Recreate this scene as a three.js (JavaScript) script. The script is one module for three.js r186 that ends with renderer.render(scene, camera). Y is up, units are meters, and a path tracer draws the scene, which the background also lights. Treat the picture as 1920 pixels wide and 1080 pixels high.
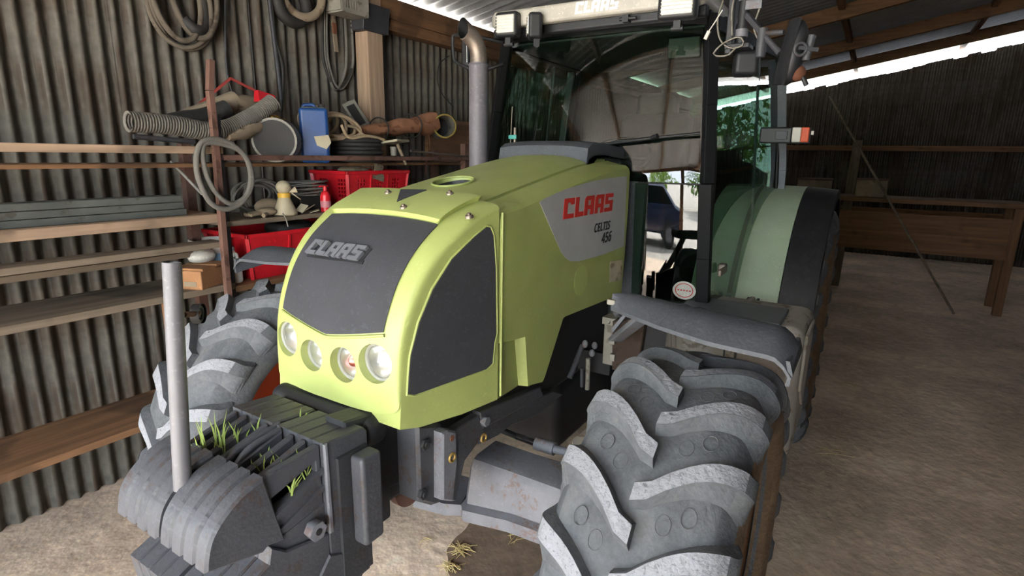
import * as THREE from 'three';
import { RoundedBoxGeometry } from 'three/addons/geometries/RoundedBoxGeometry.js';
import { mergeGeometries, mergeVertices, toCreasedNormals } from 'three/addons/utils/BufferGeometryUtils.js';
import { FontLoader } from 'three/addons/loaders/FontLoader.js';
import { Brush, Evaluator, SUBTRACTION } from 'three-bvh-csg';

// ---------------------------------------------------------------- camera, sky, exposure
const V = (x, y, z) => new THREE.Vector3(x, y, z);
const scene = new THREE.Scene();
const renderer = new THREE.WebGLRenderer({ antialias: true });
renderer.toneMapping = THREE.LinearToneMapping;
renderer.toneMappingExposure = 12.5;
renderer.shadowMap.enabled = true;

const F = 1054, CAM = V(1.27, 1.87, 1.57), rad = Math.PI / 180;
const yaw = 32.1 * rad, pitch = 13.35 * rad, roll = 0.9 * rad;
const fw = V(-Math.sin(yaw) * Math.cos(pitch), -Math.sin(pitch), -Math.cos(yaw) * Math.cos(pitch));
const rt0 = V(Math.cos(yaw), 0, -Math.sin(yaw)), up0 = rt0.clone().cross(fw);
const rt = rt0.clone().multiplyScalar(Math.cos(roll)).addScaledVector(up0, Math.sin(roll));
const up = up0.clone().multiplyScalar(Math.cos(roll)).addScaledVector(rt0, -Math.sin(roll));
const camera = new THREE.PerspectiveCamera(2 * Math.atan(540 / F) / rad, 16 / 9, 0.05, 200);
camera.position.copy(CAM);
camera.up.copy(up);
camera.lookAt(CAM.clone().add(fw));
scene.add(camera);

// an even overcast sky, a little brighter overhead
{
  const W = 64, H = 32, d = new Float32Array(W * H * 4);
  for (let j = 0; j < H; j++) {
    const el = ((j + .5) / H - .5) * Math.PI, s = Math.max(0, Math.sin(el)), b = 1 + .35 * s;
    for (let i = 0; i < W; i++) d.set([b * .91, b * 1.0, b * 1.12, 1], (j * W + i) * 4);
  }
  const t = new THREE.DataTexture(d, W, H, THREE.RGBAFormat, THREE.FloatType);
  t.mapping = THREE.EquirectangularReflectionMapping; t.magFilter = THREE.LinearFilter; t.needsUpdate = true;
  scene.background = t;
  scene.backgroundIntensity = 1.6;
}
// hazy sun high in front of the open side, for the yard outside
const sun = new THREE.DirectionalLight(0xfffdf8, 7);
sun.position.set(3, 24, 27); sun.target.position.set(0, 0, 12); sun.castShadow = true; sun.shadow.radius = 12;
sun.shadow.mapSize.set(2048, 2048);
Object.assign(sun.shadow.camera, { left: -25, right: 25, top: 25, bottom: -25, near: 1, far: 80 });
scene.add(sun, sun.target);

// ---------------------------------------------------------------- helpers
let seed = 7;
const rnd = () => { seed = (seed * 1664525 + 1013904223) >>> 0; return seed / 4294967296; };
const rr = (a, b) => a + (b - a) * rnd();
// pixel of the photograph (1920 x 1080) on the plane axis = value
function at(x, y, axis, v) {
  const d = fw.clone().addScaledVector(rt, (x - 960) / F).addScaledVector(up, -(y - 540) / F);
  return CAM.clone().addScaledVector(d, (v - CAM[axis]) / d[axis]);
}
const lerp = THREE.MathUtils.lerp, clamp = THREE.MathUtils.clamp;
function interp(tab, x) {           // piecewise linear [[x, y], ...] in rising x
  if (x <= tab[0][0]) return tab[0][1];
  for (let i = 1; i < tab.length; i++) if (x <= tab[i][0]) return lerp(tab[i - 1][1], tab[i][1], (x - tab[i - 1][0]) / (tab[i][0] - tab[i - 1][0]));
  return tab[tab.length - 1][1];
}
const clean = (g) => { g = g.index ? g.toNonIndexed() : g; for (const k of Object.keys(g.attributes)) if (!['position', 'normal', 'uv'].includes(k)) g.deleteAttribute(k); if (!g.attributes.normal) g.computeVertexNormals(); if (!g.attributes.uv) g.setAttribute('uv', new THREE.Float32BufferAttribute(new Float32Array(g.attributes.position.count * 2), 2)); g.morphAttributes = {}; g.clearGroups(); return g; };
const merge = (...l) => mergeGeometries(l.flat().map(clean));
const place = (g, p = [0, 0, 0], r = [0, 0, 0]) => { const m = new THREE.Matrix4().makeRotationFromEuler(new THREE.Euler(...r)); m.setPosition(...(p.isVector3 ? p.toArray() : p)); return g.applyMatrix4(m); };
const box = (w, h, d, p, r, b = 0) => place(b ? new RoundedBoxGeometry(w, h, d, 2, Math.min(b, w / 2.01, h / 2.01, d / 2.01)) : new THREE.BoxGeometry(w, h, d), p, r);
const cyl = (r1, r2, h, p, r, s = 20, open = false) => place(new THREE.CylinderGeometry(r1, r2, h, s, 1, open), p, r);
const ball = (r, p, sc = [1, 1, 1], s = 14) => place(new THREE.SphereGeometry(r, s, Math.ceil(s * .7)).scale(...sc), p);
function bar(a, b, r, s = 10, r2) {
  const d = b.clone().sub(a), g = new THREE.CylinderGeometry(r2 ?? r, r, d.length(), s);
  g.applyQuaternion(new THREE.Quaternion().setFromUnitVectors(V(0, 1, 0), d.clone().normalize()));
  return g.translate((a.x + b.x) / 2, (a.y + b.y) / 2, (a.z + b.z) / 2);
}
function beamBox(a, b, w, h, bev = 0) {    // a square bar from a to b; h is its upright side
  const d = b.clone().sub(a), L = d.length(), z = d.normalize(), x = V(0, 1, 0).cross(z); if (x.length() < .01) x.set(1, 0, 0); x.normalize();
  const y = z.clone().cross(x), g = bev ? new RoundedBoxGeometry(w, h, L, 1, bev) : new THREE.BoxGeometry(w, h, L);
  return g.applyMatrix4(new THREE.Matrix4().makeBasis(x, y, z).setPosition(a.clone().add(b).multiplyScalar(.5)));
}
const tube = (pts, r, n = 24, s = 8, closed = false) => new THREE.TubeGeometry(new THREE.CatmullRomCurve3(pts, closed, 'catmullrom', .5), n, r, s, closed);
const lathe = (pts, s = 32) => new THREE.LatheGeometry(pts.map((p) => new THREE.Vector2(...p)), s);
const shapeOf = (pts, holes = []) => { const s = new THREE.Shape(pts.map((p) => new THREE.Vector2(...p))); for (const h of holes) s.holes.push(new THREE.Path(h.map((p) => new THREE.Vector2(...p)))); return s; };
const extrude = (shape, d, bev = 0, seg = 1) => new THREE.ExtrudeGeometry(shape, { depth: d - 2 * bev, bevelEnabled: bev > 0, bevelThickness: bev, bevelSize: bev, bevelOffset: -bev, bevelSegments: seg, curveSegments: 12 }).translate(0, 0, bev);
// outline given as [z, y] pairs, solid from x0 to x1
function plateX(zy, x0, x1, bev = 0, holes = []) {
  const g = extrude(shapeOf(zy, holes), Math.abs(x1 - x0), bev);
  return g.applyMatrix4(new THREE.Matrix4().makeBasis(V(0, 0, 1), V(0, 1, 0), V(-1, 0, 0))).translate(Math.max(x0, x1), 0, 0);
}
// outline given as [x, y] pairs, solid from z0 to z1
const plateZ = (xy, z0, z1, bev = 0, holes = []) => extrude(shapeOf(xy, holes), Math.abs(z1 - z0), bev).translate(0, 0, Math.min(z0, z1));
const pxX = (X, pts) => pts.map(([a, b]) => { const p = at(a, b, 'x', X); return [p.z, p.y]; });
const pxZ = (Z, pts) => pts.map(([a, b]) => { const p = at(a, b, 'z', Z); return [p.x, p.y]; });
const mirrorX = (g) => { g = clean(g.clone()); g.scale(-1, 1, 1); const flip = (a, n) => { for (let i = 0; i < a.count; i += 3) for (let k = 0; k < n; k++) { const t = a.array[(i + 1) * n + k]; a.array[(i + 1) * n + k] = a.array[(i + 2) * n + k]; a.array[(i + 2) * n + k] = t; } }; flip(g.attributes.position, 3); flip(g.attributes.normal, 3); flip(g.attributes.uv, 2); return g; };
// uv in metres from the face direction; grain = axis the texture's u follows
function boxUV(g, grain) {
  g = clean(g); const p = g.attributes.position, n = g.attributes.normal, uv = new Float32Array(p.count * 2), N = V(), A = V(), B = V(), C = V();
  for (let i = 0; i < p.count; i += 3) {
    A.fromBufferAttribute(p, i); B.fromBufferAttribute(p, i + 1); C.fromBufferAttribute(p, i + 2); N.copy(B).sub(A).cross(C.clone().sub(A));
    const ax = Math.abs(N.x), ay = Math.abs(N.y), az = Math.abs(N.z), dom = ax > ay && ax > az ? 0 : ay > az ? 1 : 2;
    let [u, v] = dom === 0 ? [2, 1] : dom === 1 ? [0, 2] : [0, 1];
    if (grain !== undefined && v === grain) [u, v] = [v, u];
    for (let k = 0; k < 3; k++) { uv[(i + k) * 2] = p.array[(i + k) * 3 + u]; uv[(i + k) * 2 + 1] = p.array[(i + k) * 3 + v]; }
  }
  g.setAttribute('uv', new THREE.BufferAttribute(uv, 2)); return g;
}
// surface of rows x columns of points, optional closing of the columns
function gridGeo(rows, closed = false) {
  const n = rows.length, m = rows[0].length, pos = [], idx = [];
  for (const r of rows) for (const p of r) pos.push(p.x, p.y, p.z);
  for (let i = 0; i + 1 < n; i++) for (let j = 0; j + (closed ? 0 : 1) < m; j++) { const a = i * m + j, b = i * m + (j + 1) % m; idx.push(a, b, a + m, b, b + m, a + m); }
  const g = new THREE.BufferGeometry(); g.setAttribute('position', new THREE.Float32BufferAttribute(pos, 3)); g.setIndex(idx.map((k) => k >= n * m ? k - n * m : k)); 
  return g;
}
// closed solid through rings of points (all with the same count)
function loftSolid(rings, crease = .6) {
  const n = rings.length, m = rings[0].length, pos = [], idx = [];
  for (const r of rings) for (const p of r) pos.push(p.x, p.y, p.z);
  for (let i = 0; i + 1 < n; i++) for (let j = 0; j < m; j++) { const a = i * m + j, b = i * m + (j + 1) % m; idx.push(a, b, a + m, b, b + m, a + m); }
  for (const [r, base, s] of [[rings[0], 0, 0], [rings[n - 1], (n - 1) * m, 1]]) {
    const c = V(); r.forEach((p) => c.add(p)); c.multiplyScalar(1 / m); const k = pos.length / 3; pos.push(c.x, c.y, c.z);
    for (let j = 0; j < m; j++) { const a = base + j, b = base + (j + 1) % m; s ? idx.push(a, b, k) : idx.push(b, a, k); }
  }
  let vol = 0; const A = V(), B = V(), C = V(), get = (o, k) => o.set(pos[k * 3], pos[k * 3 + 1], pos[k * 3 + 2]);
  for (let i = 0; i < idx.length; i += 3) { get(A, idx[i]); get(B, idx[i + 1]); get(C, idx[i + 2]); vol += A.dot(B.cross(C)); }
  if (vol < 0) for (let i = 0; i < idx.length; i += 3) { const t = idx[i]; idx[i] = idx[i + 1]; idx[i + 1] = t; }
  const g = new THREE.BufferGeometry(); g.setAttribute('position', new THREE.Float32BufferAttribute(pos, 3)); g.setIndex(idx);
  return toCreasedNormals(g, crease);
}
// sheet with thickness: rows of points, offset downwards along the given vector
function slab(rows, off, crease = .7) {
  const rings = rows.map((r) => [...r, ...[...r].reverse().map((p) => p.clone().add(off))]);
  return loftSolid(rings, crease);
}
const taken = new Map();
const numbered = (n) => { const k = taken.get(n) ?? 0; taken.set(n, k + 1); return k ? n + '_' + String(k).padStart(3, '0') : n; };
function dress(o, label, category, group, kind) { if (label) o.userData.label = label; if (category) o.userData.category = category; if (group) o.userData.group = group; if (kind) o.userData.kind = kind; return o; }
function mesh(name, g, m, parent, grain) {
  g = g.userData.keepUV ? g : boxUV(g, grain);
  const o = new THREE.Mesh(g, m); o.castShadow = o.receiveShadow = true; o.name = name; parent.add(o); return o;
}
const part = (name, g, m, parent, label, grain) => { const o = mesh(name, g, m, parent, grain); if (label) o.userData.label = label; return o; };
function thing(name, label, category, group, p = [0, 0, 0]) { const o = new THREE.Group(); o.name = numbered(name); o.position.set(...(p.isVector3 ? p.toArray() : p)); scene.add(o); return dress(o, label, category, group); }
function solo(name, label, category, g, m, group, p = [0, 0, 0], grain) { const o = mesh(numbered(name), g, m, scene, grain); o.position.set(...(p.isVector3 ? p.toArray() : p)); return dress(o, label, category, group); }
const struct = (name) => { const o = new THREE.Group(); o.name = name; o.userData.kind = 'structure'; scene.add(o); return o; };

// ---------------------------------------------------------------- textures and materials
const hash = (x, y, s) => { let h = (x * 374761393 + y * 668265263 + s * 974634777) | 0; h = Math.imul(h ^ (h >>> 13), 1274126177); return ((h ^ (h >>> 16)) >>> 0) / 4294967296; };
function vnoise(u, v, px, py, s) {
  const x = u * px, y = v * py, xi = Math.floor(x), yi = Math.floor(y), fx = x - xi, fy = y - yi, a = fx * fx * (3 - 2 * fx), b = fy * fy * (3 - 2 * fy), w = (i, n) => ((i % n) + n) % n;
  return lerp(lerp(hash(w(xi, px), w(yi, py), s), hash(w(xi + 1, px), w(yi, py), s), a), lerp(hash(w(xi, px), w(yi + 1, py), s), hash(w(xi + 1, px), w(yi + 1, py), s), a), b);
}
function fbm(u, v, px, py, oct, s) { let t = 0, a = .5, n = 0; for (let i = 0; i < oct; i++) { t += a * vnoise(u, v, px, py, s + i); n += a; a *= .55; px *= 2; py *= 2; } return t / n; }
const sstep = (a, b, x) => { const t = clamp((x - a) / (b - a), 0, 1); return t * t * (3 - 2 * t); };
function tex(size, metres, fn, gray = false) {
  const d = new Uint8Array(size * size * 4);
  for (let j = 0; j < size; j++) for (let i = 0; i < size; i++) { const c = fn((i + .5) / size, (j + .5) / size), q = (j * size + i) * 4; if (gray) { d[q] = d[q + 1] = d[q + 2] = clamp(c * 255, 0, 255); } else for (let k = 0; k < 3; k++) d[q + k] = clamp(c[k] * 255, 0, 255); d[q + 3] = 255; }
  const t = new THREE.DataTexture(d, size, size, THREE.RGBAFormat); t.wrapS = t.wrapT = THREE.RepeatWrapping; t.magFilter = THREE.LinearFilter; t.minFilter = THREE.LinearMipmapLinearFilter; t.generateMipmaps = true;
  t.repeat.set(1 / metres, 1 / metres); if (!gray) t.colorSpace = THREE.SRGBColorSpace; t.needsUpdate = true; return t;
}
const mix3 = (a, b, t) => [0, 1, 2].map((k) => lerp(a[k], b[k], t));
const T = {
  // multiplied with the material colour
  grain: tex(512, .8, (u, v) => { const g = .82 + .18 * fbm(u, v, 8, 8, 6, 3), s = fbm(u, v, 90, 90, 2, 9) > .74 ? .12 : 0; return [g + s, g + s, g + s]; }),
  paint: tex(512, .5, (u, v) => { const g = .9 + .1 * fbm(u, v, 5, 5, 5, 21), sp = sstep(.80, .86, vnoise(u, v, 110, 110, 5)) * sstep(.45, .7, fbm(u, v, 6, 6, 2, 6)); return mix3([g, g, g * .98], [1.25, 1.22, 1.3], sp * .45); }),
  iron: tex(512, .5, (u, v) => { const g = .78 + .22 * fbm(u, v, 6, 6, 5, 31), r = sstep(.60, .72, fbm(u, v, 7, 7, 5, 33)) * sstep(.4, .6, fbm(u, v, 40, 40, 3, 35)), sp = sstep(.86, .9, vnoise(u, v, 90, 90, 36)); return mix3(mix3([g, g, g], [.85, .62, .5], r * .5), [1.2, 1.2, 1.2], sp * .5); }),
  rubber: tex(512, .5, (u, v) => { const d = fbm(u, v, 6, 6, 6, 41), f = fbm(u, v, 60, 60, 3, 43); const g = .62 + .3 * d + .14 * f; return mix3([g, g, g * 1.01], [1.02, .98, .9], sstep(.55, .75, d) * .3); }),
  worn: tex(512, .3, (u, v) => { const d = fbm(u, v, 8, 8, 5, 51), pit = sstep(.66, .74, fbm(u, v, 48, 48, 3, 53)); const g = .88 + .14 * d - .17 * pit; return [g, g, g * 1.01]; }),
  mud: tex(512, .5, (u, v) => { const d = fbm(u, v, 7, 7, 6, 61), f = fbm(u, v, 50, 50, 3, 63); return mix3([.62, .56, .5], [1, .95, .88], clamp(d * .7 + f * .5 - .1, 0, 1)); }),
  speckle: tex(512, .4, (u, v) => { const d = fbm(u, v, 26, 26, 4, 71); const s = sstep(.52, .62, d) * sstep(.35, .6, fbm(u, v, 4, 4, 3, 73)); return mix3([.8, .8, .82], [3, 3, 3], s * .5); }),
  wood: tex(512, 1.2, (u, v) => { const w = fbm(u, v, 3, 46, 4, 81), c = fbm(u, v, 4, 4, 4, 83), g = .66 + .34 * w - .18 * sstep(.6, .75, c); return [g, g * .97, g * .93]; }),
  corr: tex(512, 1.6, (u, v) => { const d = fbm(u, v, 5, 5, 6, 91), st = fbm(u, v, 34, 3, 4, 93), r = sstep(.52, .7, d * .6 + st * .45); const g = .74 + .3 * fbm(u, v, 40, 40, 3, 95); return mix3([g, g * .98, g * .94], [.62, .5, .4], r * .75); }),
  earth: tex(1024, 2.4, (u, v) => { const a = fbm(u, v, 4, 4, 7, 101), b = fbm(u, v, 48, 48, 4, 103), st = sstep(.78, .83, vnoise(u, v, 170, 170, 105)); const g = .57 + .42 * a + .22 * b; return mix3([g, g * .965, g * .925], [1.05, 1, .9], st * .35); }),
  earthH: tex(1024, 2.4, (u, v) => .6 * fbm(u, v, 6, 6, 6, 101) + .4 * fbm(u, v, 64, 64, 4, 107), true),
  gravel: tex(512, 1.5, (u, v) => { const b = fbm(u, v, 60, 60, 3, 111), a = fbm(u, v, 5, 5, 4, 113); const g = .55 + .5 * b + .2 * a; return [g, g * .97, g * .93]; }),
  meshy: tex(256, .032, (u, v) => { const a = Math.abs(Math.sin(u * Math.PI * 8)), b = Math.abs(Math.sin(v * Math.PI * 8)); return Math.max(a, b) > .72 ? 1 : .2; }, true),
  fine: tex(512, .25, (u, v) => fbm(u, v, 24, 24, 5, 121), true),
  bark: tex(256, 1, (u, v) => { const g = .6 + .4 * fbm(u, v, 6, 20, 4, 131); return [g, g, g]; }),
  mottle: tex(512, .7, (u, v) => { const g = .7 + .3 * fbm(u, v, 6, 6, 6, 141) ; const s = sstep(.6, .7, fbm(u, v, 14, 14, 4, 143)) * .3; return [g - s * .6, g - s * .7, g - s * .8]; }),
};
const M = (color, roughness = .7, o = {}) => new THREE.MeshStandardMaterial({ color, roughness, ...o });
const P = (color, roughness, o = {}) => new THREE.MeshPhysicalMaterial({ color, roughness, ...o });
const m = {
  green: P('#a8b26b', .45, { map: T.paint, clearcoat: .25, clearcoatRoughness: .35 }),
  greenFender: M('#b2c2a9', .5, { map: T.paint }),
  silver: M('#b4b5b9', .45, { map: T.paint }),
  red: M('#c4302b', .5), black: M('#17181a', .5), ink: M('#121214', .6),
  grille: M('#3a3b41', .75, { map: T.grain, bumpMap: T.meshy, bumpScale: .0012 }),
  logoGrey: M('#5c5e64', .5),
  iron: M('#4b4c52', .5, { map: T.iron, bumpMap: T.fine, bumpScale: .0012 }),
  ironLight: M('#7b7c84', .5, { map: T.iron, bumpMap: T.fine, bumpScale: .001 }),
  ironDark: M('#37383c', .6, { map: T.iron, bumpMap: T.fine, bumpScale: .001 }),
  engine: M('#26272a', .7, { map: T.iron }),
  exhaust: M('#716d75', .55, { map: T.grain }), steel: M('#968a80', .5, { metalness: .8, map: T.grain }), chrome: M('#d5d8dc', .15, { metalness: 1 }),
  brass: M('#b89a58', .4, { metalness: .6 }), rust: M('#7a4a34', .85, { map: T.mottle }), rustPole: M('#77564a', .8, { map: T.mottle }),
  rubber: M('#64676b', .85, { map: T.rubber, bumpMap: T.fine, bumpScale: .002 }), worn: M('#8c8d92', .9, { map: T.worn, bumpMap: T.fine, bumpScale: .004 }),
  mudRubber: M('#837260', .9, { map: T.mud, bumpMap: T.fine, bumpScale: .002 }),
  rim: M('#c4532f', .55, { map: T.paint }),
  plastic: M('#50535a', .62, { map: T.grain, bumpMap: T.fine, bumpScale: .0015 }), plasticDark: M('#232428', .5, { map: T.grain }), bezel: M('#8f9087', .35), plasticSpeck: M('#26272b', .5, { map: T.speckle }),
  dusty: M('#b7b1a8', .85, { map: T.mottle }),
  cabGrey: M('#6b7078', .5, { map: T.grain }), cabBlack: P('#121316', .6, { specularIntensity: .4 }), white: M('#c4c0b6', .45, { map: T.grain }),
  glass: P('#a9bfae', .0, { transmission: 1, thickness: 0, ior: 1.52 }),
  glassDoor: P('#a6c2b8', .0, { transmission: 1, thickness: 0, ior: 1.52 }),
  lens: P('#ffffff', .05, { transmission: 1, thickness: 0, ior: 1.5 }), mirrorMetal: M('#f2f2f0', .3, { metalness: 1 }), bulbRed: M('#a8564a', .25, { metalness: .6 }),
  lampLens: P('#d6d6d0', .25, { clearcoat: 1, metalness: .35 }), orange: M('#c9502a', .55), clear: M('#c4c2ba', .55),
  corr: M('#625f59', .7, { map: T.corr, metalness: .15 }), roof: M('#a3a5a8', .5, { map: T.grain, metalness: .15 }),
  pipe: M('#6a686c', .5, { map: T.grain }), grime: M('#4a3a30', .85, { map: T.mottle }),
  timber: M('#8d6a4c', .8, { map: T.wood }), timberPale: M('#bda48f', .8, { map: T.wood }), timberGrey: M('#8c8072', .85, { map: T.wood }),
  earth: M('#e6d6c6', .95, { map: T.earth, bumpMap: T.earthH, bumpScale: .014 }), stain: M('#877769', .75, { map: T.earth, bumpMap: T.earthH, bumpScale: .008 }),
  gravel: M('#bbb9b5', .95, { map: T.gravel, bumpMap: T.fine, bumpScale: .01 }),
  redPlastic: P('#d41f2c', .4, { map: T.grain, clearcoat: .2 }), bluePlastic: P('#1b4682', .4, { map: T.grain }), whitePlastic: M('#d9d6cc', .5, { map: T.grain }), cream: M('#c9bda0', .55, { map: T.mottle }),
  hoseRib: M('#7c776e', .7, { map: T.grain }), rimMud: M('#8d6d50', .85, { map: T.mud }), hose: M('#5f5a52', .7, { map: T.grain }), hoseDark: M('#2a2826', .7, { map: T.grain }), rope: M('#b39d80', .9, { map: T.grain }), ropeGrey: M('#6e6a64', .85, { map: T.grain }),
  tarp: M('#b07a5c', .8, { map: T.mottle }), sack: M('#a08f78', .95, { map: T.mottle }), cloth: M('#8f806c', .95, { map: T.mottle }), paper: M('#cfc4a8', .9, { map: T.mottle }),
  cardboard: M('#a5764f', .85, { map: T.grain }), yellow: M('#c9a13a', .6), yellowDull: M('#97803c', .7, { map: T.mottle }), redDull: M('#9c3a34', .6), beltOld: M('#6f6558', .9, { map: T.mottle }), greyBox: M('#5d605c', .75, { map: T.mottle }), palePlastic: M('#9a958b', .6, { map: T.mottle }),
  grass: M('#86984c', .8, { side: THREE.DoubleSide }), grassDry: M('#c0ab74', .9, { side: THREE.DoubleSide }),
  leaf: M('#5d7a2c', .8, { side: THREE.DoubleSide }), leaf2: M('#7d9a3c', .8, { side: THREE.DoubleSide }), bark: M('#6b5b4a', .9, { map: T.bark }),
  carBlue: P('#16243f', .2, { clearcoat: 1 }), carGlass: P('#0c1014', .05, {}), seat: M('#2b2c2e', .9), teal: P('#4fa7a2', .4, {}),
};

// ---------------------------------------------------------------- the shed
const WALL = -2.2, BACK = -12, RIGHT = 6, FRONT = 7.2, WALL_END = 3.4;
const roofY = (x) => 3.06 + .19 * (x + 2.2);
// a sheet of corrugated iron: map(s, l, h) turns width, length and height of the wave into a point
function corrugated(s0, s1, l0, l1, map, pitch = .085, amp = .018, rows = 2, hole) {
  const n = Math.round((s1 - s0) / pitch * 8), R = [];
  for (let j = 0; j <= rows; j++) { const r = []; for (let i = 0; i <= n; i++) { const s = lerp(s0, s1, i / n); r.push(map(s, lerp(l0, l1, j / rows), amp * Math.cos(s / pitch * 2 * Math.PI))); } R.push(r); }
  const g = gridGeo(R); g.computeVertexNormals();
  if (hole) { const p = g.attributes.position, id = g.index.array, keep = [], c = V(), q = V(); for (let i = 0; i < id.length; i += 3) { c.set(0, 0, 0); for (let k = 0; k < 3; k++) c.add(q.fromBufferAttribute(p, id[i + k])); c.multiplyScalar(1 / 3); if (c.distanceTo(hole) > .07) keep.push(id[i], id[i + 1], id[i + 2]); } g.setIndex(keep); }
  return g;
}
m.corr.side = m.roof.side = THREE.DoubleSide;
{
  const floor = struct('floor');
  const R = [], noise = (x, z) => .012 * (fbm(x / 9 + 5, z / 9 + 5, 9, 9, 4, 201) - .5);
  for (let j = 0; j <= 90; j++) { const r = []; for (let i = 0; i <= 60; i++) { const x = lerp(-3, 7, i / 60), z = lerp(-13, 7.6, j / 90); r.push(V(x, noise(x, z) - .004, z)); } R.push(r); }
  const g = gridGeo(R.map((r) => r.reverse())); g.computeVertexNormals(); part('earth_floor', g, m.earth, floor);
  // oil stain in the earth
  const c = at(955, 1030, 'y', 0), rows = [[], []], K = 60;
  for (let k = 0; k < K; k++) { const a = k / K * 2 * Math.PI, q = .30 + .10 * (fbm(k / K, .3, 6, 6, 4, 211) - .5) * 2; rows[0].push(V(c.x, .007, c.z)); rows[1].push(V(c.x + Math.cos(a) * q * .85, .006, c.z + Math.sin(a) * q * 1.05)); }
  const s = gridGeo([rows[1], rows[0]], true); s.computeVertexNormals(); part('oil_stain', s, m.stain, floor, 'dark oil stain soaked into the earth');

  const wl = struct('wall_left');
  for (let z = WALL_END, k = 0; z > BACK - .2; z -= .836, k++) {
    const off = (k % 2) * .006;
    part('corrugated_sheet', corrugated(z - .87, z, -.05, 3.04, (s, l, h) => V(WALL + h + off, l, s)), m.corr, wl);
  }
  const wb = struct('wall_back');
  for (let x = WALL - .1, k = 0; x < RIGHT; x += .836, k++) {
    const spot = at(1459, 296, 'z', BACK), hole = x < spot.x && x + .836 > spot.x ? spot : undefined;
    const top = (s) => roofY(s) - .21 + .04 * hash(Math.floor(s * 5), 3, 8);
    part('corrugated_sheet', corrugated(x, x + .87, 0, 1, (s, l, h) => V(s, -.05 + l * (top(s) + .05), BACK + h + (k % 2) * .006), .085, .018, hole ? 90 : 2, hole), m.corr, wb);
  }
  const wr = struct('wall_right');
  for (let z = FRONT, k = 0; z > BACK - .2; z -= .836, k++) part('corrugated_sheet', corrugated(z - .87, z, -.05, roofY(RIGHT) - .02, (s, l, h) => V(RIGHT + h + (k % 2) * .006, l, s)), m.corr, wr);
  const wf = struct('added_wall_front');  // unseen wall added to narrow the opening and darken the right and rear
  for (let x = 1.64, k = 0; x < RIGHT; x += .836, k++) part('corrugated_sheet', corrugated(x, x + .87, 0, 1, (s, l, h) => V(s, -.05 + l * (roofY(s) + .03), 2.5 + h + (k % 2) * .006)), m.corr, wf);
  const ce = struct('ceiling');
  for (let z = FRONT + .3, k = 0; z > BACK - .9; z -= .98, k++) for (const [a, b, o] of [[-2.55, -.55, .0], [-.8, 2.4, .012], [2.15, RIGHT + .3, .024]])
    part('roof_sheet', corrugated(z - 1.14, z, a, b, (s, l, h) => V(l, roofY(l) + .035 + h + o + (k % 2) * .004, s), .14, .009), m.roof, ce, undefined, 0);
}
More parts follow.
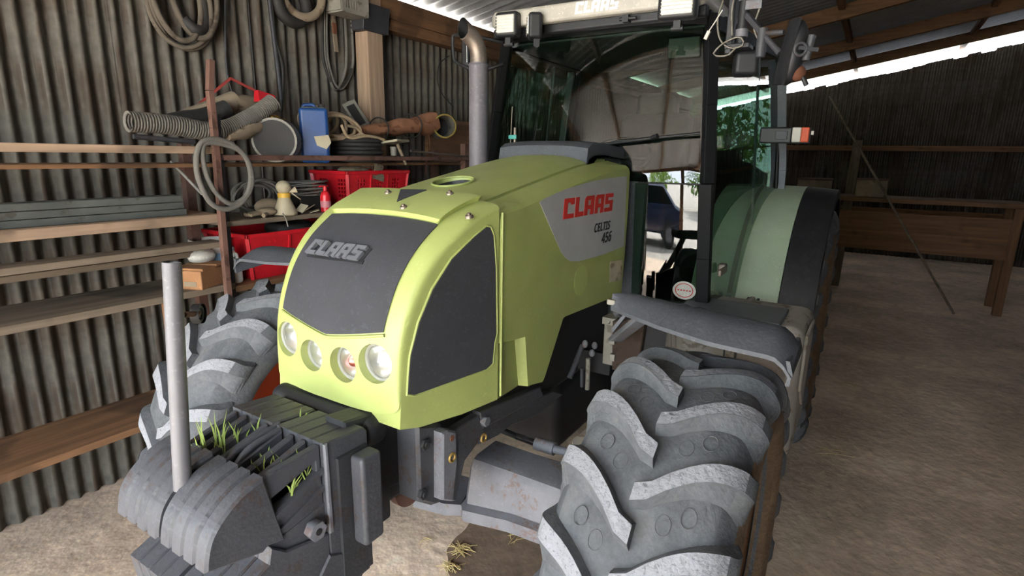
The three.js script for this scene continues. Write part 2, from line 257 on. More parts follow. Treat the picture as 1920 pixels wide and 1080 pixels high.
// timber frame of the shed
function timber(label, a, b, w, h, mat = m.timber, name = 'timber_beam', category = 'beam', group) {
  const d = b.clone().sub(a), ax = Math.abs(d.x) > Math.abs(d.y) && Math.abs(d.x) > Math.abs(d.z) ? 0 : Math.abs(d.y) > Math.abs(d.z) ? 1 : 2;
  return solo(name, label, category, beamBox(a, b, w, h, .006), mat, group, undefined, ax);
}
{
  // wall plate: two timbers on top of each other running back from the post
  const a = at(722, 40, 'x', WALL + .1);
  const x = WALL + .085, z0 = a.z + .16;
  const g = thing('wall_plate', 'long brown timber wall plate under the roof, running back from the pale post', 'beam', undefined, [x, 0, 0]);
  part('timber', beamBox(V(0, 2.955, z0), V(0, 2.955, BACK + .05), .12, .15, .005), m.timber, g, undefined, 2);
  part('timber', beamBox(V(.004, 2.835, z0 + .05), V(.004, 2.835, BACK + .05), .11, .085, .005), m.timber, g, undefined, 2);
  const p = at(703, 222, 'x', WALL + .15);
  const post = thing('timber_post', 'pale square timber post against the corrugated wall, carrying the roof plate', 'post', undefined, [WALL + .12, 0, p.z]);
  part('post', box(.13, 2.74, .16, [0, 1.37, 0], undefined, .008), m.timberPale, post, undefined, 1);
  const br = at(684, 26, 'x', WALL + .19);
  part('bracket', plateZ([[-.05, -.09], [.07, -.09], [.09, .09], [-.05, .09]], -.12, .14, .004).translate(.02, br.y - .02, 0), m.ironDark, post);
  part('post_head', box(.12, .22, .15, [0, 2.87, 0], undefined, .006), m.timberPale, post, undefined, 1);
  // front part of the plate, over the hooks
  timber('timber wall plate above the hanging hoses, in front of the pale post', V(WALL + .07, 3.0, WALL_END), V(WALL + .07, 3.0, z0 + .02), .1, .1, m.timber);
  // rafters and purlins
  const raf = (z, lab) => timber('timber rafter under the roof sheets, ' + lab, V(WALL - .1, roofY(WALL - .1) - .09, z), V(RIGHT, roofY(RIGHT) - .09, z), .08, .16, m.timber, 'roof_rafter', 'rafter', 'rafters under the roof sheets');
  for (const [z, lab] of [[6.8, 'over the open front'], [1.2, 'above the front weights'], [-6.4, 'next behind the tractor'], [-8.6, 'above the workbench'], [-10.6, 'next to the back wall']]) raf(z, lab);
  for (const [x, lab] of [[-.9, 'above the tractor nose'], [.7, 'above the tractor cab'], [2.3, 'beside the added front wall end'], [4.2, 'near the right wall']]) timber('long timber roof purlin ' + lab, V(x, roofY(x) - .03, FRONT + .2), V(x, roofY(x) - .03, BACK), .07, .08, m.timber, 'roof_purlin', 'purlin', 'purlins under the roof sheets');
  for (const z of [6.8]) for (const [x, lab] of [[-2.1, 'in line with the shelf wall'], [1.8, 'in line with the added front wall end']]) timber('timber post at the open front of the shed, ' + lab, V(x, 0, z), V(x, roofY(x) - .18, z), .14, .14, m.timber, 'front_post', 'post', 'posts along the open front');
  // back wall frame
  timber('upper horizontal timber rail across the corrugated back wall', V(WALL, 2.1, BACK + .09), V(RIGHT, 2.1, BACK + .09), .09, .1, m.timber, 'wall_rail', 'rail', 'rails on the back wall');
  timber('lower horizontal timber rail across the corrugated back wall', V(WALL, .9, BACK + .09), V(RIGHT, .9, BACK + .09), .09, .1, m.timber, 'wall_rail', 'rail', 'rails on the back wall');
  const q = at(1595, 330, 'z', -8.2);
  timber('weathered upright timber post in the dark rear of the shed', V(q.x, 0, -8.2), V(q.x + .03, 2.15, -8.2), .14, .12, m.timberGrey, 'timber_post', 'post');
  const s0 = at(1555, 180, 'z', -7.2), s1 = at(1615, 285, 'z', -7.2);
  solo('leaning_pole', 'thin pale pole leaning beside the weathered rear post', 'pole', bar(s0, s0.clone().lerp(s1, s0.y / (s0.y - s1.y)), .016), m.timberGrey);
  // things at the far right rear
  const b1 = at(1530, 350, 'z', -7.6), b2 = at(1600, 360, 'z', -7.6);
  const bench = thing('work_bench', 'wooden workbench in the rear of the shed', 'bench', undefined, [1.6, 0, -7.7]);
  part('bench_top', box(2.6, .06, .7, [0, 1.36, 0], undefined, .01), m.timber, bench, undefined, 0);
  for (const x of [-1.2, 1.2]) for (const z of [-.28, .28]) part('leg', box(.09, 1.33, .09, [x, .665, z]), m.timber, bench, undefined, 1);
  part('front_board', box(2.5, .5, .03, [0, .95, .3]), m.timber, bench, undefined, 0);
  const cb = (x, w, h, lab) => { const t = thing('storage_box', lab, 'box', undefined, [x, 1.39, -7.6]); part('body', box(w, h, .3, [0, h / 2, 0], undefined, .01), m.sack, t); part('lid', box(w + .02, .025, .32, [0, h + .01, 0], undefined, .006), m.rustPole, t); };
  cb(b1.x - .02, .42, .2, 'brown box with a rust red lid behind the rear tractor wheel');
  cb(b2.x + .2, .36, .22, 'brown box on the workbench beside the weathered post');
}

// ---------------------------------------------------------------- the yard outside the open front
{
  const yard = struct('yard_ground'); dress(yard, 'pale gravel yard in front of the shed', 'ground');
  const g = new THREE.PlaneGeometry(120, 80, 20, 20).rotateX(-Math.PI / 2).translate(0, -.02, 47.4);
  part('gravel', g, m.gravel, yard);
  const g2 = new THREE.PlaneGeometry(40, 5.8, 2, 2).rotateX(-Math.PI / 2).translate(-22.9, -.021, 4.5); part('gravel', g2, m.gravel, yard);
  const g3 = new THREE.PlaneGeometry(40, 30, 2, 2).rotateX(-Math.PI / 2).translate(-23, -.021, -13.2); part('gravel', g3, m.gravel, yard);
  const g4 = new THREE.PlaneGeometry(70, 20, 2, 2).rotateX(-Math.PI / 2).translate(0, -.03, -23); part('gravel', g4, m.gravel, yard);
  const kinds = [['broad green leafy tree', m.leaf], ['light green drooping tree', m.leaf2]];
  [[-16, 24, 8, 0, 'behind the far left of the yard'], [-11, 32, 9, 1, 'left of the parked car'], [-5.5, 25, 7.5, 0, 'behind the tail of the parked car'], [1.5, 30, 9, 1, 'straight behind the parked car'], [7.5, 25, 8, 0, 'right of the parked car'], [14.5, 29, 9, 1, 'farthest along the right of the yard'], [-24, 20, 8, 1, 'at the corner of the yard'], [-30, 12, 8, 0, 'beside the shed wall']].forEach(([x, z, h, k, lab]) => {
    const t = thing('yard_tree', kinds[k][0] + ', ' + lab, 'tree', 'trees beyond the yard', [x, 0, z]);
    part('trunk', bar(V(0, -.05, 0), V(.2, h * .55, 0), .22, 9, .12), m.bark, t);
    const pos = [], n = 2600, c = V(), q = V(), e = V();
    for (let i = 0; i < n; i++) {
      const a = rnd() * 6.283, r = Math.sqrt(rnd()), y = rr(-1, 1); const wob = .75 + .35 * Math.sin(a * 3 + x) * Math.cos(y * 4 + z);
      c.set(Math.cos(a) * r * 3.2 * wob * Math.sqrt(1 - y * y * .8), h * .56 + y * h * .44, Math.sin(a) * r * 3.2 * wob * Math.sqrt(1 - y * y * .8));
      const s = rr(.12, .3);
      for (let v = 0; v < 3; v++) { q.set(rr(-1, 1), rr(-1.4, .8) * (k ? 1.8 : 1), rr(-1, 1)).multiplyScalar(s); e.copy(c).add(q); pos.push(e.x, e.y, e.z); }
    }
    const fg = new THREE.BufferGeometry(); fg.setAttribute('position', new THREE.Float32BufferAttribute(pos, 3)); fg.computeVertexNormals(); part('foliage', fg, kinds[k][1], t);
  });
  // the car that shows mirrored in the cab glass
  const car = thing('parked_car', 'dark blue car parked on the gravel in front of the shed', 'car', undefined, [.1, 0, 10.2]); car.rotation.y = -.1;
  const body = [[-2.05, .32], [-2.1, .62], [-1.95, .88], [-1.2, .98], [-.55, 1.42], [.9, 1.46], [1.7, 1.02], [2.05, .95], [2.1, .5], [2.05, .3]];
  part('body', plateZ(body, -.86, .86, .07), m.carBlue, car);
  for (const s of [-1, 1]) part('side_window', plateZ([[-1.0, .99], [-.5, 1.36], [.85, 1.39], [1.4, 1.02]], s > 0 ? .85 : -.868, s > 0 ? .868 : -.85), m.carGlass, car);
  for (const x of [-1.3, 1.3]) for (const s of [-1, 1]) { const w = part('wheel', cyl(.34, .34, .22, [x, .32, s * .78], [Math.PI / 2, 0, 0], 24), m.black, car); mesh('hub', cyl(.2, .2, .24, [x, .32, s * .78], [Math.PI / 2, 0, 0], 16), m.ironLight, w); }
}

// ---------------------------------------------------------------- the tractor
const tr = thing('tractor', 'light green and grey farm tractor with a glazed cab and front weights', 'tractor');
const csg = new Evaluator(); csg.attributes = ['position', 'normal']; csg.useGroups = false;
const brush = (g) => { const b = new Brush(clean(g)); b.updateMatrixWorld(); return b; };
const cut = (g, ...subs) => { let a = brush(g); for (const s of subs) { a = csg.evaluate(a, brush(s), SUBTRACTION); } const r = a.geometry; return r; };
const sideW = (z) => z > .15 ? .264 + (.515 - z) * .18 : .33 + (.15 - z) * .015;

// --- nose: edge profile and centre profile, [z, y]
const EP = [[.525, 1.203], [.513, 1.288], [.5, 1.361], [.477, 1.431], [.435, 1.513], [.372, 1.589], [.292, 1.646], [.23, 1.679], [.175, 1.699], [.15, 1.704]];
const CP = [[.547, 1.155], [.553, 1.275], [.546, 1.36], [.525, 1.44], [.48, 1.53], [.412, 1.605], [.325, 1.665], [.25, 1.703], [.175, 1.728], [.14, 1.738]];
const ec = new THREE.CatmullRomCurve3(EP.map(([z, y]) => V(0, y, z)), false, 'catmullrom', .5), cc = new THREE.CatmullRomCurve3(CP.map(([z, y]) => V(0, y, z)), false, 'catmullrom', .5);
const NEXP = 3;
function nose(t, x) {        // t = 0..9 along the profile, x across
  const e = ec.getPoint(clamp(t / 9, 0, 1)), c = cc.getPoint(clamp(t / 9, 0, 1)), w = sideW(e.z), q = clamp(Math.abs(x) / w, 0, 1), b = 1 - Math.pow(1 - Math.pow(q, NEXP), 1 / NEXP);
  return V(x, lerp(c.y, e.y, b), lerp(c.z, e.z, b));
}
function noseN(t, x) { const h = .05, a = nose(Math.min(9, t + h), x).sub(nose(Math.max(0, t - h), x)), b = nose(t, x + .004).sub(nose(t, x - .004)); return b.cross(a).normalize(); }
function nosePatch(x0, x1, tb, tt, off, nx = 24, nt = 20, depth = .02) {
  const R = [];
  for (let j = 0; j <= nt; j++) { const r = []; for (let i = 0; i <= nx; i++) { const s = i / nx, f = j / nt; const xa = typeof x0 === 'function' ? x0(f) : x0, xb = typeof x1 === 'function' ? x1(f) : x1, x = lerp(xa, xb, s), u = x / Math.max(Math.abs(xa), Math.abs(xb)); const t = lerp(tb(u), tt(u), f); r.push(nose(t, x).addScaledVector(noseN(t, x), off)); } R.push(r); }
  const inn = R.map((r) => r.map((p) => p.clone()));
  // skirts: offset ring pushed inwards
  const g = gridGeo(R), list = [];
  g.computeVertexNormals(); list.push(g);
  const edge = [...R[0], ...R.slice(1).map((r) => r[nx]), ...[...R[nt]].reverse().slice(1), ...[...R].reverse().slice(1, -1).map((r) => r[0])];
  const c = V(0, 1.35, .2), low = edge.map((p) => p.clone().lerp(c, depth / p.distanceTo(c)));
  const sk = gridGeo([edge, low], true); sk.computeVertexNormals(); list.push(sk);
  return merge(list);
}
{
  const rings = [], N = 40, K = 22;
  for (let i = 0; i <= N; i++) {
    const t = i / N * 9, e = ec.getPoint(t / 9), w = sideW(e.z), bz = lerp(.531, .15, Math.pow(i / N, 1)), by = interp([[.15, 1.091], [.302, 1.093], [.468, 1.11], [.531, 1.127]], bz), bw = sideW(bz), r = [];
    r.push(V(bw, by, bz));
    for (let k = 0; k <= 3; k++) { const f = (k + 1) / 5, zz = lerp(bz, e.z, f); r.push(V(sideW(zz), lerp(by, e.y, f), zz)); }
    for (let k = 0; k <= K; k++) { const a = (k / K - .5) * Math.PI, x = -w * Math.sign(Math.sin(a)) * Math.pow(Math.abs(Math.sin(a)), 2 / NEXP); r.push(nose(t, x)); }
    for (let k = 3; k >= 0; k--) { const f = (k + 1) / 5, zz = lerp(bz, e.z, f); r.push(V(-sideW(zz), lerp(by, e.y, f), zz)); }
    r.push(V(-bw, by, bz)); rings.push(r);
  }
  let g = loftSolid(rings, .75);
  const lamps = [[-.187, 1.308, .056], [-.068, 1.281, .05], [.068, 1.281, .054], [.187, 1.308, .058]];
  const cups = lamps.map(([x, y, r]) => cyl(r, r * .92, .12, [x, y, .53], [Math.PI / 2, 0, 0], 32));
  g = cut(g, ...cups);
  const hood = part('nose_cowl', g, m.green, tr, 'bright green nose cowl with four round lamps');
  lamps.forEach(([x, y, r], i) => {
    const z = .516, R = r * .84;
    const lamp = part('headlight', place(lathe([[0, -.028], [R * .5, -.022], [R * .85, -.006], [R, .012], [R * 1.1, .016], [R * 1.14, .004]], 28), [x, y, z - .012 + (i === 1 || i === 2 ? .006 : 0)], [Math.PI / 2, 0, 0]), m.mirrorMetal, tr, 'round lamp with a mirrored bowl');
    part('bezel', place(new THREE.TorusGeometry(R * 1.09, .006, 8, 28), [x, y, z + .006]), m.bezel, lamp);
    part('bulb', ball(i === 2 ? .02 : .013, [x, y, z - .014], [1, 1, 1.3]), i === 2 ? m.bulbRed : m.clear, lamp);
    part('lens', place(lathe([[0, .014], [R * .5, .0115], [R * .85, .005], [R * 1.02, -.002]], 28), [x, y, z + .004], [Math.PI / 2, 0, 0]), m.lens, lamp, 'clear lamp glass');
  });
  // front grille, set proud in its frame, with a bright lip below
  const tb = (u) => 2.0 + .5 * Math.pow(Math.abs(u), 1.15), tt = (u) => 6.28 - .16 * u * u;
  const gr = part('front_grille', nosePatch((f) => -lerp(.212, .225, f), (f) => lerp(.212, .225, f), tb, tt, .004, 26, 26), m.grille, tr, 'dark mesh front grille');
  const rim = []; for (let k = 0; k <= 40; k++) { const u = k / 20 - 1, x = u * .216; const t = tb(u) - .1; rim.push(nose(t, x).addScaledVector(noseN(t, x), .003)); }
  part('grille_lip', tube(rim, .0045, 60, 8), m.green, hood);
  for (const s of [-1, 1]) { const e = []; for (let k = 0; k <= 20; k++) { const f = k / 20, t = lerp(tb(1) - .1, tt(1), f), x = s * lerp(.218, .231, f); e.push(nose(t, x).addScaledVector(noseN(t, x), .002)); } }
  // raised cap on top of the nose
  const cap = part('nose_cap', nosePatch((f) => -lerp(.228, .262, f), (f) => lerp(.228, .262, f), (u) => 6.42 - .2 * u * u, () => 8.98, .016, 24, 14, .025), m.green, tr, 'raised green top panel with four studs and a black arrow');
  for (const [a, b] of [[713, 377], [683, 391], [803, 402], [832, 384]]) { const p = at(a, b, 'y', 1.715); const P0 = p; const t = interp([[-.3, 9], [.06, 9], [.15, 8.6], [.23, 7.4], [.30, 6.5]].map((q) => q), 0) && clamp(9 - (p.z - .14) / .035 * .5, 6.6, 8.8); const s = nose(t, p.x); part('stud', merge(cyl(.011, .013, .008, [s.x, s.y + .018, s.z], [.3, 0, 0], 14), cyl(.006, .006, .012, [s.x, s.y + .022, s.z], [.3, 0, 0], 6)), m.steel, cap); }
  { const A = nose(8.75, .075), B = nose(7.75, -.045), C = nose(7.2, .012).clone(); const o = V(0, .021, .006); const g3 = plateZ([[0, 0], [1, 0], [.5, 1]], 0, .01); 
    const tri = [nose(8.9, .045), nose(8.55, -.06), nose(7.05, .01)].map((p) => p.add(V(0, .018, .006))); const R = [[tri[0], tri[1]], [tri[2].clone().add(V(.002, 0, 0)), tri[2]]]; part('arrow_badge', slab(R, V(0, -.008, 0)), m.grille, cap, 'small black arrow badge'); }
}
// letters of the logo: blocky slanted capitals as outlines on a 1 high grid
const LET = {
  C: [[[0, 0], [.78, 0], [.78, .22], [.28, .22], [.28, .78], [.5, .78], [.5, .68], [.78, .68], [.78, 1], [0, 1]], .88],
  L: [[[0, 0], [.68, 0], [.68, .24], [.28, .24], [.28, 1], [0, 1]], .74],
  A: [[[0, 0], [.28, 0], [.28, .3], [.52, .3], [.52, 0], [.8, 0], [.8, 1], [.14, 1], [0, .86]], .9, [[.28, .52], [.52, .52], [.52, .78], [.28, .78]]],
  S: [[[0, 0], [.78, 0], [.78, .62], [.3, .62], [.3, .78], [.78, .78], [.78, 1], [.02, 1], [.02, .42], [.5, .42], [.5, .22], [0, .22]], .8],
};
function logo(word, height, depth, slant = .18, sx = 1) {
  const out = []; let x = 0;
  for (const ch of word) { const [o, adv, hole] = LET[ch], f = ([a, b]) => [(a * sx + x + b * slant) * height, b * height]; out.push(extrude(shapeOf(o.map(f), hole ? [hole.map(f)] : []), depth)); x += adv * sx; }
  const g = merge(out); g.computeBoundingBox(); const b = g.boundingBox; return g.translate(-(b.min.x + b.max.x) / 2, -(b.min.y + b.max.y) / 2, 0);
}
const font = await new FontLoader().loadAsync('fonts/droid/droid_sans_bold.typeface.json');
function words(text, h, depth, slant = 0) {
  const sh = font.generateShapes(text, h), g = new THREE.ExtrudeGeometry(sh, { depth, bevelEnabled: false, curveSegments: 4 }); g.computeBoundingBox(); const b = g.boundingBox; g.translate(-(b.min.x + b.max.x) / 2, -(b.min.y + b.max.y) / 2, 0);
  return slant ? g.applyMatrix4(new THREE.Matrix4().makeShear(0, 0, slant, 0, 0, 0)) : g;
}
{ // raised badge on the grille
  const a = at(613, 472, 'z', .45), t = 4.6, c = nose(4.62, -.055), n = noseN(4.62, -.055);
  const x = V(1, 0, -.02).normalize(), y = n.clone().cross(x).normalize(), M4 = new THREE.Matrix4().makeBasis(x, y, n).setPosition(c.clone().addScaledVector(n, .004));
  part('badge_lettering', merge(logo('CLAAS', .05, .012, .22, 1.05)).applyMatrix4(M4), m.logoGrey, tr, 'grey raised CLAAS lettering on the grille');
  part('badge_plate', merge(box(.235, .012, .006, [.008, -.026, 0]), box(.012, .05, .006, [.118, 0, 0], [0, 0, -.22])).applyMatrix4(M4), m.plasticDark, tr);
}
// side grille and its frame (both sides)
{
  const zy = [[.504, 1.226], [.497, 1.29], [.49, 1.336], [.459, 1.421], [.411, 1.504], [.341, 1.581], [.257, 1.634], [.206, 1.661], [.19, 1.657], [.177, 1.633], [.166, 1.531], [.16, 1.32], [.169, 1.293], [.177, 1.224], [.203, 1.212], [.48, 1.215]];
  const cen = [.33, 1.40], grow = (k) => zy.map(([z, y]) => { const dz = z - cen[0], dy = y - cen[1], l = Math.hypot(dz, dy); return [z + dz / l * k, y + dy / l * k]; });
  for (const s of [1, -1]) {
    const bend = (g) => { const p = g.attributes.position; for (let i = 0; i < p.count; i++) p.setX(i, p.getX(i) + sideW(p.getZ(i))); g.computeVertexNormals(); return s > 0 ? g : mirrorX(g); };
    part('side_grille', bend(clean(plateX(zy, -.02, .004, .002))), m.grille, tr, 'black mesh side grille');
    part('side_grille_frame', bend(clean(plateX(grow(.007), -.02, .0045, .002, [zy]))), m.green, tr);
  }
}
// --- engine hood behind the nose
{
  const yc = [[-.86, 1.885], [-.613, 1.866], [-.49, 1.848], [-.24, 1.805], [-.042, 1.772], [.084, 1.746], [.148, 1.735]];
  const yr = [[-.88, 1.83], [-.814, 1.827], [-.587, 1.806], [-.396, 1.78], [-.168, 1.744], [.02, 1.712], [.148, 1.7]];
  const yb = [[-.88, 1.24], [-.318, 1.262], [-.3, 1.258], [-.285, 1.235], [-.17, 1.06], [-.155, 1.046], [-.078, 1.062], [.148, 1.091]];
  const zs = [.141, .13, .09, .05, 0, -.04, -.078, -.12, -.155, -.17, -.2, -.24, -.285, -.3, -.318, -.4, -.49, -.58, -.66, -.75, -.82, -.88];
  const rings = zs.map((z) => {
    const c = interp(yc, z), r = interp(yr, z), b = interp(yb, z), w = sideW(z), gy = lerp(c, r, .72);
    const half = [[w - .005, b], [w, b + (r - b) * .3], [w + .002, b + (r - b) * .65], [w, r - .03], [w - .006, r - .012], [w - .02, r], [.245, gy + .001], [.236, gy + .004], [.233, gy - .007], [.225, gy - .007], [.222, gy + .008], [.19, lerp(c, r, .4) + .004], [.13, lerp(c, r, .16) + .003], [.06, c - .001]];
    return [...half.map(([x, y]) => V(x, y, z)), V(0, c, z), ...[...half].reverse().map(([x, y]) => V(-x, y, z))];
  });
  let g = loftSolid(rings, .5);
  const hole = place(new THREE.CylinderGeometry(.075, .075, .2, 40), [0, 1.78, -.047]);
  const scoop = (s) => { const r = [[V(.3, 1.29, .15), V(.36, 1.29, .15), V(.36, 1.03, .15), V(.3, 1.03, .15)], [V(.3, 1.26, -.015), V(.36, 1.29, -.015), V(.36, 1.03, -.06), V(.3, 1.03, -.06)]].map((q, i) => q.map((p) => p.clone())); 
    const A = [V(.329, 1.283, .16), V(.37, 1.283, .16), V(.37, 1.0, .16), V(.329, 1.0, .16)], B = [V(.297, 1.262, .0), V(.37, 1.262, -.03), V(.37, 1.0, -.085), V(.297, 1.0, -.045)];
    return loftSolid([A, B], .1); };
  g = cut(g, hole, scoop(1), mirrorX(scoop(1)));
  const hood = part('engine_hood', g, m.green, tr, 'dusty green engine hood with silver side decals');
  part('filler_cap', merge(cyl(.03, .032, .02, [-.005, 1.735, -.03], undefined, 20), cyl(.05, .05, .012, [0, 1.716, -.04], undefined, 24)), m.steel, hood);
  part('hood_well', cyl(.078, .078, .012, [0, 1.692, -.047], undefined, 30), m.black, hood); { const w = []; for (let k = 0; k < 40; k++) w.push(k / 40 * 6.2832); const yt = (z) => interp([[-.14, 1.782], [.04, 1.752]], z) - .002; const g = gridGeo([w.map((a) => V(.0735 * Math.cos(a), 1.69, -.047 + .0735 * Math.sin(a))), w.map((a) => V(.0735 * Math.cos(a), yt(-.047 + .0735 * Math.sin(a)) - .006 * Math.cos(a) * Math.cos(a), -.047 + .0735 * Math.sin(a)))], true); g.computeVertexNormals(); part('well_wall', g, m.black, hood); }
  const rim = place(new THREE.TorusGeometry(.076, .004, 8, 40), [0, 1.774, -.047], [Math.PI / 2 + .19, 0, 0]); part('hole_rim', rim, m.green, hood);
  // seam strip between nose and hood
  for (const s of [1, -1]) part('seam_strip', tube([[.135, 1.698], [.136, 1.6], [.136, 1.45], [.136, 1.3], [.136, 1.2], [.136, 1.1]].map(([z, y]) => V(s * (sideW(z) + .002), y, z)), .0045, 30, 6), m.green, hood);
  // decals (both sides); lettering only reads on the left
  for (const s of [1, -1]) {
    const wrap = (g, e) => { g = clean(g); const p = g.attributes.position; for (let i = 0; i < p.count; i++) p.setX(i, p.getX(i) + s * (sideW(p.getZ(i)) + e)); g.computeVertexNormals(); return g; };
    const zy = [[-.085, 1.716], [-.12, 1.727], [-.269, 1.752], [-.49, 1.773], [-.66, 1.782], [-.842, 1.785], [-.858, 1.47], [-.63, 1.463], [-.4, 1.468], [-.33, 1.478], [-.285, 1.5], [-.25, 1.525]];
    const sub = []; // subdivided sheet so that it follows the panel
    const dec = plateX(zy, 0, .0015); part('silver_decal', wrap(dec, .001), m.silver, hood, 'silver decal panel');
    const put = (g, z, y, e) => { g = clean(g).applyMatrix4(new THREE.Matrix4().makeBasis(V(0, 0, -s), V(0, 1, 0), V(s, 0, 0))).translate(0, y, z); return wrap(g, e); };
    part('decal_lettering', put(logo('CLAAS', .074, .0012, .1, 1.42), -.478, 1.681, .0028), m.red, hood, 'red CLAAS lettering');
    part('model_lettering', merge(put(words('CELTIS', .036, .0012, .2), -.605, 1.585, .0028), put(words('456', .044, .0012, .2), -.655, 1.535, .0028)), m.ink, hood, 'black CELTIS 456 lettering');
    part('sticker', wrap(plateX([[-.712, 1.42], [-.85, 1.41], [-.852, 1.315], [-.716, 1.325]], 0, .0012), .001), m.paper, hood, 'pale pink information sticker');
    const rs = []; for (let k = 0; k < 24; k++) rs.push([-.43 + .06 * Math.cos(k / 12 * Math.PI), 1.387 + .062 * Math.sin(k / 12 * Math.PI)]);
    part('round_sticker', wrap(plateX(rs, 0, .001), .001), M('#a8b36a', .6), hood, 'faded round sticker');
  }
}
// --- cowl in front of the windscreen, wiper
{
  const a = at(952, 285, 'z', -.72), b = at(1112, 280, 'z', -.72), y = 1.91;
  const R = []; for (let i = 0; i <= 14; i++) { const x = lerp(-.225, .225, i / 14), d = .012 * Math.pow(Math.abs(x) / .225, 3); R.push([V(x, y - .045 - d, -.68), V(x, y + .002 - d, -.69), V(x, y + .022 - d, -.73), V(x, y + .026 - d, -.86), V(x, y + .01 - d, -1.1)]); }
  part('windscreen_cowl', slab(R, V(0, -.05, -.01), .8), m.plastic, tr, 'black foam-edged cowl below the windscreen');
  part('cowl_panel', box(.42, .06, .3, [0, 1.84, -.98], undefined, .02), m.plasticDark, tr);
  const p0 = at(1118, 274, 'z', -1.055), p1 = at(1222, 259, 'z', -1.085), p2 = at(1313, 250, 'z', -1.13), p3 = at(1110, 286, 'z', -.97);
  const w = part('wiper_arm', merge(tube([p3, p0, p1], .009, 16, 6), bar(p1, p1.clone().add(V(.03, .01, .01)), .012)), m.black, tr, 'black windscreen wiper');
  mesh('wiper_blade', merge(bar(p0.clone().lerp(p1, .35).add(V(0, .01, 0)), p2, .007, 6), bar(p0.clone().lerp(p1, .6), p2.clone().lerp(p1, .3), .004, 6)), m.black, w);
}
// --- exhaust
{
  const z = -.95, b = at(897, 330, 'z', z), t = at(905, 118, 'z', z), X = b.x;
  const ex = part('exhaust_pipe', merge(cyl(.05, .05, t.y - 1.2, [X, (t.y + 1.2) / 2, z], undefined, 28), place(new THREE.TorusGeometry(.05, .005, 6, 28), [X, t.y - .01, z], [Math.PI / 2, 0, 0])), m.exhaust, tr, 'tall grey exhaust stack');
  const R = [], n = 28; const pts = [V(X, t.y - .03, z), V(X, t.y + .04, z), V(X - .006, t.y + .085, z + .012), V(X - .022, t.y + .125, z + .04), V(X - .04, t.y + .155, z + .08)], cv = new THREE.CatmullRomCurve3(pts);
  const inner = [], outer = [];
  for (let i = 0; i <= 12; i++) { const c = cv.getPoint(i / 12), tg = cv.getTangent(i / 12), n1 = tg.clone().cross(V(0, 0, 1)).normalize(), n2 = n1.clone().cross(tg).normalize(), ro = [], ri = [], lean = i === 12 ? 1 : i / 12 * .6;
    for (let k = 0; k < n; k++) { const a = k / n * 6.2832, off = (q) => n1.clone().multiplyScalar(Math.cos(a) * q).addScaledVector(n2, Math.sin(a) * q); const o0 = off(.044), cutoff = i === 12 ? tg.clone().multiplyScalar(-(o0.z * .95 - o0.x * .3) / (tg.z * .95 - tg.x * .3)) : V(); ro.push(c.clone().add(off(.044)).add(cutoff)); ri.push(c.clone().add(off(.041)).add(cutoff)); } outer.push(ro); inner.push(ri); }
  const go = gridGeo(outer, true); go.computeVertexNormals(); const gi = gridGeo([...inner].reverse(), true); gi.computeVertexNormals();
  mesh('exhaust_tip', merge(go), m.steel, ex); mesh('exhaust_bore', gi, m.black, ex);
}

